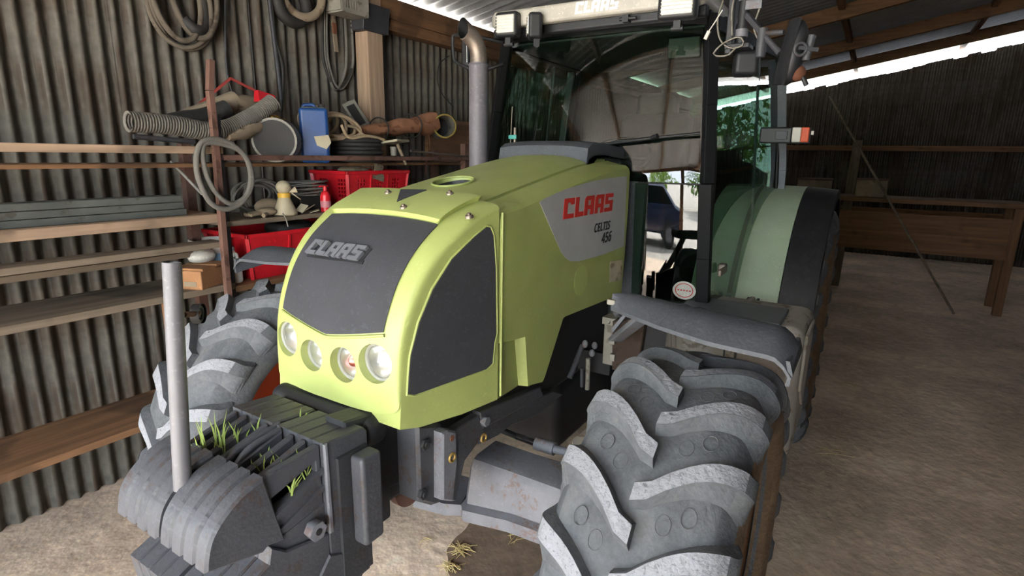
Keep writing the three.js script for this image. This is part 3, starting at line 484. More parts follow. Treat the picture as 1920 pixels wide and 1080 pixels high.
// --- cab: half widths at [y], front plane leaning back
const cabX = (y) => interp([[.9, .665], [1.2, .65], [1.84, .61], [2.47, .552], [2.55, .545]], y);       // at the windscreen
const cabXr = (y) => interp([[.9, .77], [1.86, .745], [2.5, .665], [2.55, .66]], y);                    // at the rear pillar
const cabZ = (y) => y < 1.75 ? -1.165 : -1.165 - .114 * (y - 1.75) * sstep(1.72, 1.86, y);
const bow = (u) => .075 * (1 - u * u);      // the windscreen bows forward in the middle
const ZR = -2.38;
{
  const fp = (s, y, dx = 0, dz = 0) => V(s * (cabX(y) + dx), y, cabZ(y) + dz), rp = (s, y, dx = 0, dz = 0) => V(s * (cabXr(y) + dx), y, ZR + dz);
  const frame = part('cab_frame', merge([1, -1].flatMap((s) => [
    tubeBox([fp(s, .95), fp(s, 1.4), fp(s, 1.75), fp(s, 2.1), fp(s, 2.5)], .052, .06), tubeBox([rp(s, 1.1), rp(s, 1.8), rp(s, 2.5)], .05, .06), tubeBox([fp(s, 2.47), rp(s, 2.49)], .05, .06)]),
    tubeBox([fp(-1, 2.49), fp(1, 2.49)], .05, .06), tubeBox([rp(-1, 2.5), rp(1, 2.5)], .05, .06), tubeBox([rp(-1, 1.5), rp(1, 1.5)], .05, .05)), m.cabBlack, tr, 'black cab pillars and rails');
  for (const s of [1, -1]) part('pillar_trim', tubeBox([rp(s, 1.2, .035, .03), rp(s, 1.8, .035, .03), rp(s, 2.46, .035, .03)], .02, .05), m.cabGrey, tr);
  // windscreen, upper leaning and lower upright pane
  const pane = (x0, x1, y0, y1, n = 1) => { const R = []; for (let j = 0; j <= n; j++) { const y = lerp(y0, y1, j / n), r = []; for (let i = 0; i <= 24; i++) { const u = lerp(x0, x1, i / 24); r.push(V(u * (cabX(y) - .028), y, cabZ(y) + .012 + bow(u))); } R.push(r); } const g = gridGeo(R); g.computeVertexNormals(); return g; };
  part('windscreen', pane(-1, 1, 1.752, 2.465, 12), m.glass, tr, 'large tinted windscreen');
  part('lower_front_pane', pane(.5, 1, 1.16, 1.745, 4), m.glass, tr, 'lower front pane showing the mirrored yard');
  part('lower_front_pane', pane(-1, -.5, 1.16, 1.745, 4), m.glass, tr);
  for (const s of [1, -1]) part('pane_joint', merge(bar(V(s * .31, 1.748, cabZ(1.748) + .014 + bow(.5)), V(s * .47, 1.748, cabZ(1.748) + .014 + bow(.77)), .004, 6), bar(V(s * .47, 1.748, cabZ(1.748) + .014 + bow(.77)), fp(s, 1.748, -.02, .016), .004, 6)), m.black, tr);
  // doors
  for (const s of [1, -1]) {
    const dq = (f, y) => V(s * (lerp(cabX(y), cabXr(y), f) + .012), y, lerp(cabZ(y), ZR, f));
    const R = []; for (let j = 0; j <= 8; j++) { const r = []; for (let i = 0; i <= 6; i++) { const y = lerp(1.12, 2.45, j / 8); r.push(dq(lerp(.05, .96, i / 6), y)); } R.push(r); } const g = gridGeo(R); g.computeVertexNormals();
    const door = part('cab_door', g, m.glassDoor, tr, 'glazed cab door with a green tint');
    const rail = [[.045, 1.12], [.045, 1.8], [.045, 2.46], [.5, 2.47], [.965, 2.46], [.965, 1.8], [.965, 1.4], [.6, 1.16]].map(([f, y]) => dq(f, y));
    mesh('door_edge', tube(rail, .012, 80, 6, true), m.black, door);
    const h = s > 0 ? at(1350, 508, 'x', .70) : dq(.12, 1.3); const hp = s > 0 ? h : h;
    mesh('door_handle', merge(box(.018, .03, .13, [hp.x + s * .012, hp.y, hp.z], undefined, .006), box(.04, .05, .05, [hp.x - s * .005, hp.y, hp.z - .075], undefined, .01)), m.steel, door);
    mesh('side_bar', bar(dq(.62, 1.15), dq(.64, 2.44), .008, 6), m.cabGrey, door);
  }
  // rear window and floor, dark inside
  const rw = gridGeo([[rp(-1, 1.52), rp(1, 1.52)], [rp(-1, 2.47), rp(1, 2.47)]]); rw.computeVertexNormals(); part('rear_window', rw, m.glassDoor, tr);
  part('cab_floor', box(1.28, .08, 1.2, [0, 1.08, -1.78], undefined, .02), m.plasticDark, tr);
  part('cab_rear_wall', box(1.4, .46, .05, [0, 1.3, ZR], undefined, .01), m.plasticDark, tr);
  part('headlining', box(1.14, .04, 1.16, [0, 2.47, -1.82], undefined, .01), m.plastic, tr);
  part('front_bulkhead', merge(plateZ([[-.62, .72], [-.64, 1.17], [-.34, 1.17], [-.34, .72]], -1.19, -1.13, .006), plateZ([[.34, .72], [.34, 1.17], [.645, 1.17], [.655, 1.02], [.62, .72]], -1.19, -1.13, .006), box(.66, .9, .04, [0, 1.3, -1.16])), m.cabGrey, tr, 'grey cab front wall below the glass');
  // dashboard, steering wheel, seat
  part('dashboard', merge(box(.5, .5, .22, [0, 1.45, -1.34], undefined, .04), box(.42, .14, .2, [0, 1.74, -1.38], [.35, 0, 0], .05)), m.plasticDark, tr);
  const sw = part('steering_wheel', place(new THREE.TorusGeometry(.2, .016, 10, 40), [0, 1.86, -1.56], [-1.0, 0, 0]), m.black, tr, 'black steering wheel');
  mesh('steering_column', merge(bar(V(0, 1.86, -1.56), V(0, 1.6, -1.4), .03), bar(V(-.19, 1.86, -1.56), V(.19, 1.86, -1.56), .012), bar(V(0, 1.86, -1.56), V(0, 1.7, -1.66), .012)), m.black, sw);
  const st = part('driver_seat', merge(box(.5, .14, .48, [0, 1.5, -1.98], undefined, .05), box(.46, .3, .3, [0, 1.3, -2.0], undefined, .03)), m.seat, tr, 'dark driver seat');
  mesh('backrest', box(.48, .62, .12, [0, 1.84, -2.2], [-.12, 0, 0], .05), m.seat, st); mesh('headrest', box(.28, .16, .09, [0, 2.2, -2.24], undefined, .04), m.seat, st);
  // roof with white front edge
  const rf = part('cab_roof', box(1.12, .085, 1.42, [0, 2.555, -1.79], [-.0, 0, 0], .035), m.white, tr, 'off white cab roof');
  const fr = at(1110, 22, 'z', -1.075);
  mesh('roof_front', box(1.06, .082, .04, [0, 2.552, -1.085], undefined, .018), m.white, rf);
  mesh('roof_lettering', logo('CLAAS', .052, .002, .15, 1.0).translate(at(1118, 24, 'z', -1.064).x, 2.556, -1.0645), M('#f6f4ee', .5), rf);
  part('roof_rail', merge(box(1.12, .05, .05, [0, 2.495, -1.14], undefined, .012), box(.03, .03, .06, [.2, 2.49, -1.11]), bar(V(.17, 2.49, -1.09), V(.25, 2.49, -1.09), .008)), m.plasticDark, tr);
  part('sun_visor', box(.16, .1, .02, [.42, 2.38, -1.3], [.2, 0, 0], .01), m.plasticDark, tr);
  // phone holder left on the windscreen side
  const tq = at(963, 257, 'z', -1.14); part('teal_clip', merge(box(.05, .022, .012, [tq.x, tq.y, -1.13], undefined, .004)), m.teal, tr, 'small teal clip'); part('clip_rod', merge(bar(V(tq.x + .012, tq.y - .03, -1.135), V(tq.x + .012, tq.y + .05, -1.135), .008), bar(V(tq.x - .02, tq.y - .12, -1.135), V(tq.x - .008, tq.y + .16, -1.135), .003)), m.steel, tr);
  const rs = at(1285, 543, 'z', -1.15), rc = []; for (let k = 0; k < 28; k++) rc.push([rs.x + .056 * Math.cos(k / 14 * Math.PI), rs.y + .045 * Math.sin(k / 14 * Math.PI)]);
  const stk = part('round_sticker', plateZ(rc, -1.13, -1.128), m.whitePlastic, tr, 'round white inspection sticker with red print');
  mesh('sticker_print', merge(place(new THREE.TorusGeometry(.042, .0022, 6, 30).scale(1, .8, .3), [rs.x, rs.y, -1.128]), ...[-.028, -.014, 0, .014, .028].map((d) => box(.009, .006, .001, [rs.x + d, rs.y, -1.1278]))), m.red, stk);
}
function tubeBox(pts, w, d) { return merge(pts.slice(1).map((p, i) => beamBox(pts[i], p, w, d, .003))); }

// --- work lamps on the roof edge
function workLamp(p, turn, w = .135, h = .115, label) {
  const o = part('work_lamp', box(w, h, .07, [0, 0, 0], undefined, .018), m.plasticDark, tr, label); o.position.copy(p); o.rotation.y = turn;
  mesh('lamp_lens', box(w * .8, h * .72, .012, [0, 0, .034], undefined, .006), m.lampLens, o);
  mesh('lamp_ribs', merge([...Array(6)].map((_, i) => box(w * .8, .004, .004, [0, (i - 2.5) * h * .12, .041]))), m.clear, o);
  mesh('lamp_foot', merge(box(.03, .04, .03, [0, -h / 2 - .012, -.01]), cyl(.012, .012, .05, [0, -h / 2 - .03, -.01], [0, 0, Math.PI / 2], 8)), m.plasticDark, o); return o;
}
workLamp(at(953, 47, 'z', -1.04), .1, .125, .12, 'square work lamp at the right roof corner, facing forward');
workLamp(at(1003, 50, 'z', -1.05), -1.0, .11, .12, 'square work lamp turned outwards beside its twin');
workLamp(at(1272, 10, 'z', -1.02), .12, .165, .12, 'bright square work lamp at the left of the roof edge');
// lamp bracket with loose cables at the left roof corner
{
  const p = at(1388, 45, 'z', -1.12);
  const b = part('lamp_bracket', merge(box(.03, .3, .05, [p.x - .035, p.y + .03, p.z], undefined, .006), box(.1, .02, .1, [p.x, p.y - .09, p.z - .02], undefined, .004), box(.1, .1, .12, [p.x + .02, p.y - .15, p.z - .09], [0, .3, 0], .02), cyl(.022, .022, .22, [p.x + .012, p.y + .03, p.z + .01], undefined, 12)), m.plasticDark, tr, 'black lamp bracket with loose wiring');
  mesh('bracket_plate', box(.075, .035, .02, [p.x + .045, p.y + .065, p.z + .02]), m.ironLight, b); mesh('bracket_bush', cyl(.026, .026, .03, [p.x + .012, p.y + .1, p.z + .012], undefined, 12), m.ironLight, b); mesh('bracket_bush', cyl(.026, .026, .03, [p.x + .012, p.y - .04, p.z + .012], undefined, 12), m.ironLight, b);
  const c = (pts) => tube(pts.map(([x, y, z]) => V(p.x + x, p.y + y, p.z + z)), .004, 30, 5);
  mesh('cable', merge(c([[-.08, .1, 0], [-.09, .02, .02], [-.07, -.06, .03], [-.02, -.1, .04], [.03, -.09, .04], [.01, -.06, .05], [-.05, -.08, .05], [-.09, -.12, .04], [-.03, -.13, .05], [.0, -.1, .04]]), c([[.06, .15, 0], [.075, .06, .02], [.06, -.02, .02], [.085, -.08, .01]]), c([[-.02, .16, .02], [-.03, .05, .04], [-.02, -.05, .04]])), m.palePlastic, b);
  const w = at(1330, 45, 'z', -1.1); mesh('plug', merge(tube([V(w.x + .05, w.y + .05, w.z), V(w.x + .02, w.y, w.z), V(w.x, w.y - .03, w.z)], .003, 10, 5), box(.014, .035, .012, [w.x - .005, w.y - .045, w.z], [0, 0, -.4])), m.whitePlastic, b);
}
// --- mirrors
{
  const z = -1.15, q = (a, b, zz = z) => at(a, b, 'z', zz);
  const mr = part('mirror_right', tube([q(853, 66), q(880, 68), q(888, 72), q(890, 122), q(884, 130), q(858, 118), q(851, 108), q(849, 75)], .009, 60, 8, true), m.plasticDark, tr, 'black wing mirror on a tube frame, right side');
  mr.name = 'wing_mirror';
  mesh('mirror_arm', tube([q(885, 67), q(910, 72), q(945, 80)], .01, 10, 8), m.plasticDark, mr); mesh('mirror_arm', tube([q(884, 128), q(905, 134), q(920, 128), q(945, 120)], .01, 10, 8), m.plasticDark, mr);
  const c = q(874, 97, -1.17); mesh('mirror_head', box(.05, .16, .03, [c.x, c.y, c.z], undefined, .012), m.plasticDark, mr); mesh('mirror_glass', box(.012, .1, .034, [c.x + .012, c.y - .01, c.z], undefined, .003), m.chrome, mr);
  // left mirror seen from behind, tilted
  const L = q(1487, 100, -1.0), ml = part('wing_mirror', ball(1, [0, 0, 0], [.045, .12, .05], 20), m.plasticDark, tr, 'black wing mirror on a folding arm, left side');
  ml.geometry.translate(0, 0, 0); ml.position.copy(L); ml.rotation.set(.1, .5, -.16);
  mesh('mirror_shell', slab([0, 1, 2, 3, 4].map((i) => [-2, -1, 0, 1, 2].map((k) => V(-.035 - .018 * Math.cos(k * .6) * Math.cos((i - 2) * .6) + .02, (i - 2) * .06, k * .022))), V(-.012, 0, 0)), m.plasticDark, ml);
  mesh('clamp', merge(cyl(.014, .014, .09, [.035, .02, .05], undefined, 10), box(.07, .014, .014, [.03, .015, .06]), place(new THREE.TorusGeometry(.022, .006, 8, 16), [.0, .01, .062])), m.iron, ml);
  mesh('amber_reflector', ball(.03, [.03, -.07, .02], [1, 1, .8]), m.rust, ml);
  const e = q(1430, 63, -1.05), a0 = q(1400, 28, -1.1), a1 = q(1462, 100, -1.02), a2 = q(1470, 60, -1.02);
  part('mirror_arm', merge(beamBox(a0, e, .022, .022, .004), bar(e, a1, .012), bar(e, a2, .01), cyl(.02, .02, .06, [e.x, e.y - .01, e.z], undefined, 12), bar(V(e.x, e.y - .03, e.z), V(e.x, e.y - .09, e.z), .02)), m.iron, tr, 'grey folding mirror arm');
  const f = q(1505, 150, -1.0); part('mirror_flag', merge(tube([q(1495, 135, -1.02), q(1505, 145, -1.0), q(1512, 160, -1.0)], .01, 10, 6)), m.plasticDark, tr);
}
// --- indicator lamp on the left rear pillar
{
  const z = -1.9, a = at(1440, 254, 'z', z), b = at(1486, 254, 'z', z), c = at(1503, 254, 'z', z), d = at(1518, 254, 'z', z), h = .085;
  const o = part('side_lamp', box(b.x - a.x + .04, h, .06, [(a.x + b.x) / 2 - .02, a.y, z], undefined, .01), m.plasticDark, tr, 'black side lamp box with white and orange lenses');
  mesh('lamp_panel', box(.06, .045, .01, [(a.x + b.x) / 2 + .01, a.y, z + .03], undefined, .004), m.plastic, o);
  mesh('white_lens', box(c.x - b.x, h * .9, .05, [(b.x + c.x) / 2, a.y + .002, z + .016], undefined, .006), m.clear, o);
  mesh('orange_lens', box(d.x - c.x, h * .9, .05, [(c.x + d.x) / 2, a.y + .002, z + .016], undefined, .006), m.orange, o);
  mesh('lamp_back', box(d.x - b.x + .012, h, .05, [(b.x + d.x) / 2, a.y, z - .006], undefined, .006), m.plasticDark, o);
  mesh('lamp_screw', box(.018, .02, .02, [d.x + .01, a.y + .012, z]), m.clear, o);
}
// --- rear fenders
const RAX = [.8, -2.5], RR = .8;
for (const s of [1, -1]) {
  const band = (x0, x1, r0, r1, a0, a1, th, lip = 0) => { const R = [], n = 26; for (let i = 0; i <= n; i++) { const a = lerp(a0, a1, i / n) * rad, r = []; for (let k = 0; k <= 4; k++) { const x = lerp(x0, x1, k / 4), q = lerp(r0, r1, k / 4); r.push(V(s * x, RAX[0] + q * Math.sin(a), RAX[1] + q * Math.cos(a))); } if (lip) r.push(V(s * (x1 + .004), RAX[0] + (r1 - lip) * Math.sin(a), RAX[1] + (r1 - lip) * Math.cos(a))); R.push(r); }
    const rings = R.map((r) => { const c = V(0, RAX[0], RAX[1]); return [...r, ...[...r].reverse().map((p) => p.clone().sub(V(0, (p.y - RAX[0]) * th / .88, (p.z - RAX[1]) * th / .88)))]; }); return loftSolid(rings, .5); };
  const f = part('rear_fender', band(.69, .925, .905, .9, 14, 150, .012), m.greenFender, tr, 'pale green rear fender');
  mesh('fender_extension', band(.93, 1.10, .902, .888, 12, 150, .014, .04), m.plasticSpeck, f);
  part('inner_fender', band(.46, .665, .90, .905, 16, 120, .012), m.greenFender, tr, 'green inner fender');
  part('fender_seal', band(.662, .693, .903, .903, 14, 130, .02), m.cabBlack, tr);
  part('fender_wall', merge(plateX([[-1.72, .9], [-1.72, 1.12], [-2.0, 1.5], [-2.5, 1.68], [-3.0, 1.5], [-3.2, 1.1], [-3.1, .8]], s * .46, s * .48)), m.plasticDark, tr);
}
{ // RX lettering on the inner fender
  const a = 19 * rad, n = V(0, Math.sin(a), Math.cos(a)), y = V(0, Math.cos(a), -Math.sin(a)), p = at(1353, 545, 'z', -1.66);
  part('fender_lettering', words('RX', .09, .003, .15).applyMatrix4(new THREE.Matrix4().makeBasis(V(1, 0, 0), y, n).setPosition(V(.615, RAX[0] + .909 * Math.sin(a), RAX[1] + .909 * Math.cos(a)))), m.cabGrey, tr, 'dark RX lettering');
  const q = at(1387, 571, 'z', -1.6); part('rust_clip', merge(box(.05, .012, .03, [q.x, q.y, q.z]), cyl(.01, .01, .02, [q.x + .005, q.y + .008, q.z], undefined, 8)), m.rust, tr);
}
// --- front mudguards
for (const s of [1, -1]) {
  const zf = [[.6, -.11], [.68, -.06], [.8, .01], [.957, .075], [1.109, .095], [1.165, .105]], zb = [[.6, -.13], [.635, -.232], [.75, -.222], [.907, -.195], [1.03, -.17], [1.165, -.13]];
  const R = []; for (let i = 0; i <= 26; i++) { const x = lerp(.6, 1.165, i / 26), r = []; for (let k = 0; k <= 8; k++) { const f = k / 8, z = lerp(interp(zf, x), interp(zb, x), f); const y = 1.408 + .03 * Math.sin(Math.PI * Math.min(1, f * 1.1)) - .018 * (1 - f) * (1 - f) - (x > 1.11 ? Math.pow((x - 1.11) / .055, 2) * .045 : 0) - .01 * Math.max(0, f - .8) * 5; r.push(V(s * x, y, z)); } R.push(r); }
  const g = slab(s > 0 ? R : R.map((r) => [...r].reverse()), V(0, -.012, 0), .6);
  const o = part('front_mudguard', g, m.plastic, tr, 'black plastic front mudguard');
  for (const x of [.80, .85]) mesh('mudguard_rib', tube([0, .3, .6, .9].map((f) => { const z = lerp(interp(zf, x), interp(zb, x), f); return V(s * (x + f * .04), 1.406 + .03 * Math.sin(Math.PI * f * 1.1) - .018 * (1 - f) * (1 - f), z); }), .004, 12, 5), m.plastic, o);
  mesh('mudguard_flap', slab([0, 1, 2, 3, 4].map((k) => { const z = lerp(.1, -.13, k / 4); return [V(s * 1.158, 1.385, z), V(s * 1.168, 1.35, z), V(s * 1.163, 1.32 + .03 * k / 4, z)]; }), V(-.01 * s, 0, 0)), m.plastic, o);
  mesh('mudguard_stay', merge(beamBox(V(s * .5, 1.17, -.42), V(s * .72, 1.38, -.1), .05, .02, .005), beamBox(V(s * .72, 1.385, -.1), V(s * 1.05, 1.395, -.05), .05, .015)), m.ironLight, o);
  mesh('mudguard_bolt', box(.03, .02, .04, [s * .6, 1.405, -.125], undefined, .006), m.palePlastic, o);
}
// --- fuel tank and steps
{
  const t = part('fuel_tank', merge(box(.6, .62, .5, [.82, .86, -1.24], undefined, .06)), m.dusty, tr, 'grey tank thick with dust');
  mesh('tank_strap', merge(box(.028, .63, .505, [.825, .86, -1.24], undefined, .01)), m.dusty, t); mesh('strap_gap', merge(box(.01, .62, .506, [.853, .858, -1.24]), box(.008, .62, .506, [.805, .858, -1.24])), m.ironDark, t);
  mesh('tank_edge', tube([V(.545, 1.15, -.995), V(.57, 1.05, -.992), V(.585, .9, -.992)], .014, 16, 6), m.dusty, t);
  part('tank_flap', plateX([[-.99, 1.15], [-.99, .9], [-1.25, .74], [-1.3, 1.15]], 1.118, 1.13, .004), m.dusty, tr);
  part('tank_top_plate', box(.44, .02, .3, [.8, 1.18, -1.12], undefined, .008), m.cabGrey, tr);
  part('right_tank', box(.5, .6, .6, [-.82, .82, -1.3], undefined, .06), m.dusty, tr);
}
// --- wheels
function wheel(name, label, R, W, tx, cy, cz, nl, th0, dth, side, outerMud, rimMat = m.rim) {
  // carcass profile from the outer bead over the tread to the inner bead: [x, r], x across (outer = +)
  const h = W / 2, prof = [[h * .82, R * .64], [h * 1.05, R * .68], [h * 1.13, R * .75], [h * 1.09, R * .82], [h * .96, R * .9], [h * .8, R * .935], [h * .5, R * .948], [0, R * .952]];
  const full = [...prof, ...prof.slice(0, -1).reverse().map(([x, r]) => [-x, r])], cv = new THREE.CatmullRomCurve3(full.map(([x, r]) => V(x, r, 0)), false, 'catmullrom', .5);
  const pts = cv.getPoints(60), g = new THREE.LatheGeometry(pts.map((p) => new THREE.Vector2(p.y, p.x)), 72).rotateZ(-Math.PI / 2);   // axis along x
  const tyre = part(name, g, m.rubber, tr, label); tyre.position.set(tx, cy, cz); if (side < 0) tyre.rotation.y = 0;
  if (outerMud) { const q = pts.filter((p) => p.x * side > h * .7 && p.y < R * .85).map((p) => new THREE.Vector2(p.y + .001, p.x + side * .002)); mesh('mud_crust', new THREE.LatheGeometry(q, 72).rotateZ(-Math.PI / 2), m.mudRubber, tyre).userData.label = 'dried brown mud on the sidewall'; }
  const rimp = [[h * .74, R * .65], [h * .8, R * .68], [h * .74, R * .63], [h * .45, R * .56], [-h * .45, R * .56], [-h * .74, R * .63], [-h * .8, R * .68], [-h * .74, R * .65]];
  const rg = new THREE.LatheGeometry(rimp.map(([x, r]) => new THREE.Vector2(r, x)), 48).rotateZ(-Math.PI / 2), disc = new THREE.LatheGeometry([[.0, .02], [R * .2, .02], [R * .24, .06], [R * .5, .03], [R * .565, .0]].map(([r, x]) => new THREE.Vector2(r, side * x)), 40).rotateZ(-Math.PI / 2);
  mesh('rim', merge(rg, disc), rimMat, tyre);
  mesh('hub', merge(cyl(R * .16, R * .2, .16, [side * .06, 0, 0], [0, 0, -Math.PI / 2], 20), ...[...Array(8)].map((_, k) => cyl(.016, .016, .05, [side * .07, Math.cos(k * .785) * R * .22, Math.sin(k * .785) * R * .22], [0, 0, Math.PI / 2], 6))), m.engine, tyre);
  // lugs: curve along the profile from just past the middle to the shoulder and down the sidewall
  const P0 = [[0, R * .952], [h * .5, R * .948], [h * .78, R * .938], [h * .95, R * .905], [h * 1.05, R * .85], [h * 1.1, R * .8]].map(([x, r]) => V(x, r, 0));
  const pc = new THREE.CatmullRomCurve3([V(-h * .06, R * .952, 0), ...P0.slice(1)], false, 'catmullrom', .5);
  const lugGeo = (sx, dt) => {
    const rings = [], tops = [], n = 16, H = R * .046;
    for (let i = 0; i <= n; i++) {
      const f = i / n, p = pc.getPoint(f), tg = pc.getTangent(f), nm = V(-tg.y, tg.x, 0); if (nm.y < 0 && nm.x < 0) nm.negate();
      const arc = Math.min(1, Math.abs(p.x) / (h * .98)); const down = clamp((f - .72) / .28, 0, 1);
      const theta = dt * rad * (Math.pow(arc, .9) + .12 * Math.sin(Math.PI * arc)) + down * .035, hh = H * (i === 0 ? .9 : 1) * (1 - .75 * down * down), wd = R * (.038 + .012 * f + .012 * down);
      const mk = (off, dz) => { const x = p.x + nm.x * off, r = p.y + nm.y * off, a = theta + dz / R; return V(sx * x, r * Math.sin(a), r * Math.cos(a)); };
      rings.push([mk(-.006, -wd * (1.5 + 2.6 * f)), mk(hh * .85, -wd), mk(hh, -wd * .85), mk(hh, wd * .85), mk(hh * .85, wd), mk(-.012, wd * (1.35 + .7 * f))]);
      tops.push([mk(hh + .0015, -wd * .86), mk(hh + .0015, wd * .86)]);
    }
    const g1 = loftSolid(sx > 0 ? rings : rings.map((r) => [...r].reverse()), .5), tg = gridGeo(tops.slice(0, Math.round(n * .66)).map((r) => sx > 0 ? r : [...r].reverse())); tg.computeVertexNormals();
    const a = boxUV(g1), b = boxUV(tg), g = mergeGeometries([a, b], true); g.userData.keepUV = true; return g;
  };
  if (rimMat === m.rimMud) { const ring = new THREE.TorusGeometry(.017, .0011, 5, 18).scale(1, 1.35, 1); // moulded ovals between the lugs
    for (let q = 0; q < 2; q++) for (let k = 0; k < nl; k++) for (const f of [.35, .6]) { const o = mesh('tread_oval', ring, m.rubber, tyre), a = (th0[q] + k * 360 / nl + dth[q] * f - 7) * rad; o.position.set((q ? 1 : -1) * h * f, R * .95 * Math.sin(a), R * .95 * Math.cos(a)); o.rotation.x = -a; } }
  const L = [lugGeo(-1, dth[0]), lugGeo(1, dth[1])];
  for (let q = 0; q < 2; q++) for (let k = 0; k < nl; k++) { const o = mesh('tread_lug', L[q], [m.rubber, m.worn], tyre); o.rotation.x = -(th0[q] + k * 360 / nl) * rad; }
  return tyre;
}
// lug angle 0 looks forward (+z), 90 is the top
wheel('front_wheel', 'front left tyre with worn pale lugs', .65, .395, .908, .648, 0, 20, [37.2, 45.6], [14.5, 12], 1, true, m.rimMud);
wheel('front_wheel', 'front right tyre with an orange rim', .65, .395, -.908, .648, 0, 20, [40, 31], [13, 13], -1, true);
wheel('rear_wheel', 'large rear left tyre under the pale fender', RR, .46, .85, RAX[0], RAX[1], 22, [5, 13], [13, 13], 1, true);
wheel('rear_wheel', 'large rear right tyre', RR, .46, -.85, RAX[0], RAX[1], 22, [5, 13], [13, 13], -1, true);
// --- frame, front axle, engine
{
  part('front_axle', merge(loftSolid([0, 1, 2, 3].map((i) => { const x = [.155, .175, .36, .64][i], t = [.77, .795, .795, .8][i], b = [.575, .57, .595, .61][i], w = [.055, .075, .072, .08][i], wb = [.09, .11, .1, .1][i]; return [V(x, b, wb + .03), V(x, b + .045, wb + .03), V(x, b + .055, wb), V(x, t - .03, w + .006), V(x, t - .008, w - .006), V(x, t, w - .03), V(x, t, -w), V(x, b, -wb)]; }), .35), loftSolid([0, 1, 2].map((i) => { const x = [-.1, .06, .2][i], t = [.56, .575, .62][i], b = [.5, .525, .575][i]; return [V(x, b, .1), V(x, t, .1), V(x, t, -.1), V(x, b, -.1)]; }), .4), box(.2, .34, .22, [.64, .68, 0], undefined, .03)), m.ironLight, tr, 'grey front axle beam');
  part('axle_right', mirrorX(loftSolid([0, 1].map((i) => { const x = [.12, .62][i]; return [V(x, .56, .1), V(x, .6, .11), V(x, .8, .07), V(x, .8, -.07), V(x, .56, -.1)]; }), .4)), m.ironLight, tr);
  const c0 = at(925, 800, 'z', -.14), c1 = at(985, 825, 'z', -.14), c2 = at(1005, 831, 'z', -.14), c3 = at(1040, 842, 'z', -.14), c4 = at(1072, 850, 'z', -.14);
  const cy2 = part('steering_cylinder', bar(c0, c1, .012, 14), m.black, tr, 'steering cylinder with a chrome rod end');
  mesh('cylinder_rod', bar(c1.clone().lerp(c0, .25), c2, .014, 14), m.chrome, cy2); mesh('cylinder_gland', merge(bar(c2, c3, .025, 16), bar(c3.clone().lerp(c2, .2), c4, .016, 14)), m.ironLight, cy2); mesh('rod_end', ball(.03, [c4.x + .01, c4.y - .005, c4.z], [1, .8, 1]), m.rust, cy2);
  part('engine_block', merge(box(.4, .38, 1.2, [0, 1.04, -.5], undefined, .03), box(.34, .36, 1.4, [0, .66, -1.3], undefined, .05), box(.5, .5, 1.3, [0, .8, -2.2], undefined, .08)), m.engine, tr, 'dark engine and gearbox');
  part('engine_sump', box(.26, .16, .5, [0, .8, -.75], undefined, .05), m.engine, tr);
  const Z = .25; // frame rails
  part('frame_rail', merge(plateX(pxX(.27, [[893, 771], [1008, 724], [1013, 742], [960, 770], [900, 802]]), .25, .285, .004), plateX(pxX(.25, [[905, 790], [960, 772], [1040, 735], [1060, 740], [1020, 775], [990, 790], [962, 800], [940, 818], [905, 835]]), .2, .24, .004)), m.iron, tr, 'frame rail below the hood');
  part('frame_rail', mirrorX(plateX([[.3, 1.0], [-.3, .97], [-.3, .86], [.3, .86]], .2, .28, .004)), m.iron, tr);
  part('front_bracket', merge(plateX(pxX(.27, [[836, 812], [893, 778], [905, 812], [868, 862], [850, 938], [832, 938]]), .245, .28, .004)), m.iron, tr, 'weight bracket plate with brass bushes');
  const br = part('bracket_block', merge(plateX(pxX(.29, [[828, 812], [838, 806], [854, 808], [856, 868], [848, 940], [828, 938]]), .25, .295, .006)), m.ironLight, tr);
  for (const [a, b] of [[848, 858], [907, 821]]) { const p = at(a, b, 'x', .297); mesh('bush', place(new THREE.TorusGeometry(.013, .004, 8, 20), [.297, p.y, p.z], [0, Math.PI / 2, 0]), m.brass, br); }
  { const p = at(848, 822, 'x', .297); mesh('bolt_hole', cyl(.009, .009, .006, [.295, p.y, p.z], [0, 0, Math.PI / 2], 12), m.rust, br); const q = at(910, 790, 'x', .29); mesh('bolt', cyl(.017, .017, .02, [.29, q.y, q.z], [0, 0, Math.PI / 2], 6), m.ironLight, br); }
  const fp = part('front_post', merge(plateX(pxX(.25, [[778, 797], [826, 793], [823, 942], [808, 947], [782, 940]]), .17, .26, .01)), m.iron, tr, 'upright frame plate behind the weights');
  for (const [a, b] of [[797, 833], [793, 926]]) { const p = at(a, b, 'x', .262); mesh('bolt', merge(cyl(.018, .018, .014, [.262, p.y, p.z], [0, 0, Math.PI / 2], 6), cyl(.009, .009, .02, [.263, p.y, p.z], [0, 0, Math.PI / 2], 10)), m.ironDark, fp); }
  part('weight_carrier', merge(plateX(pxX(.15, [[640, 790], [700, 770], [790, 775], [788, 905], [745, 905], [700, 925], [660, 925]]), .08, .16, .006), box(.36, .28, .05, [-.02, .92, .5], undefined, .01), box(.3, .2, .5, [0, .92, .3], undefined, .02)), m.ironDark, tr, 'dark weight carrier under the nose');
  const d = at(765, 905, 'x', .1); part('pulley_disc', cyl(.075, .075, .03, [.1, d.y, d.z], [0, 0, Math.PI / 2], 30), m.rustPole, tr, 'brown disc below the frame');
  const bb = at(650, 765, 'z', .53); part('nose_bumper', box(.45, .1, .1, [-.04, 1.1, .53], undefined, .04), m.plasticDark, tr, 'black bumper bar below the nose');
  const ho = at(560, 740, 'z', .46); part('hose_stub', merge(cyl(.022, .022, .1, [ho.x, ho.y + .01, .45], undefined, 12), cyl(.018, .018, .09, [ho.x + .045, ho.y, .45], undefined, 12), box(.12, .07, .06, [ho.x + .03, ho.y - .06, .44], undefined, .015)), m.ironLight, tr);
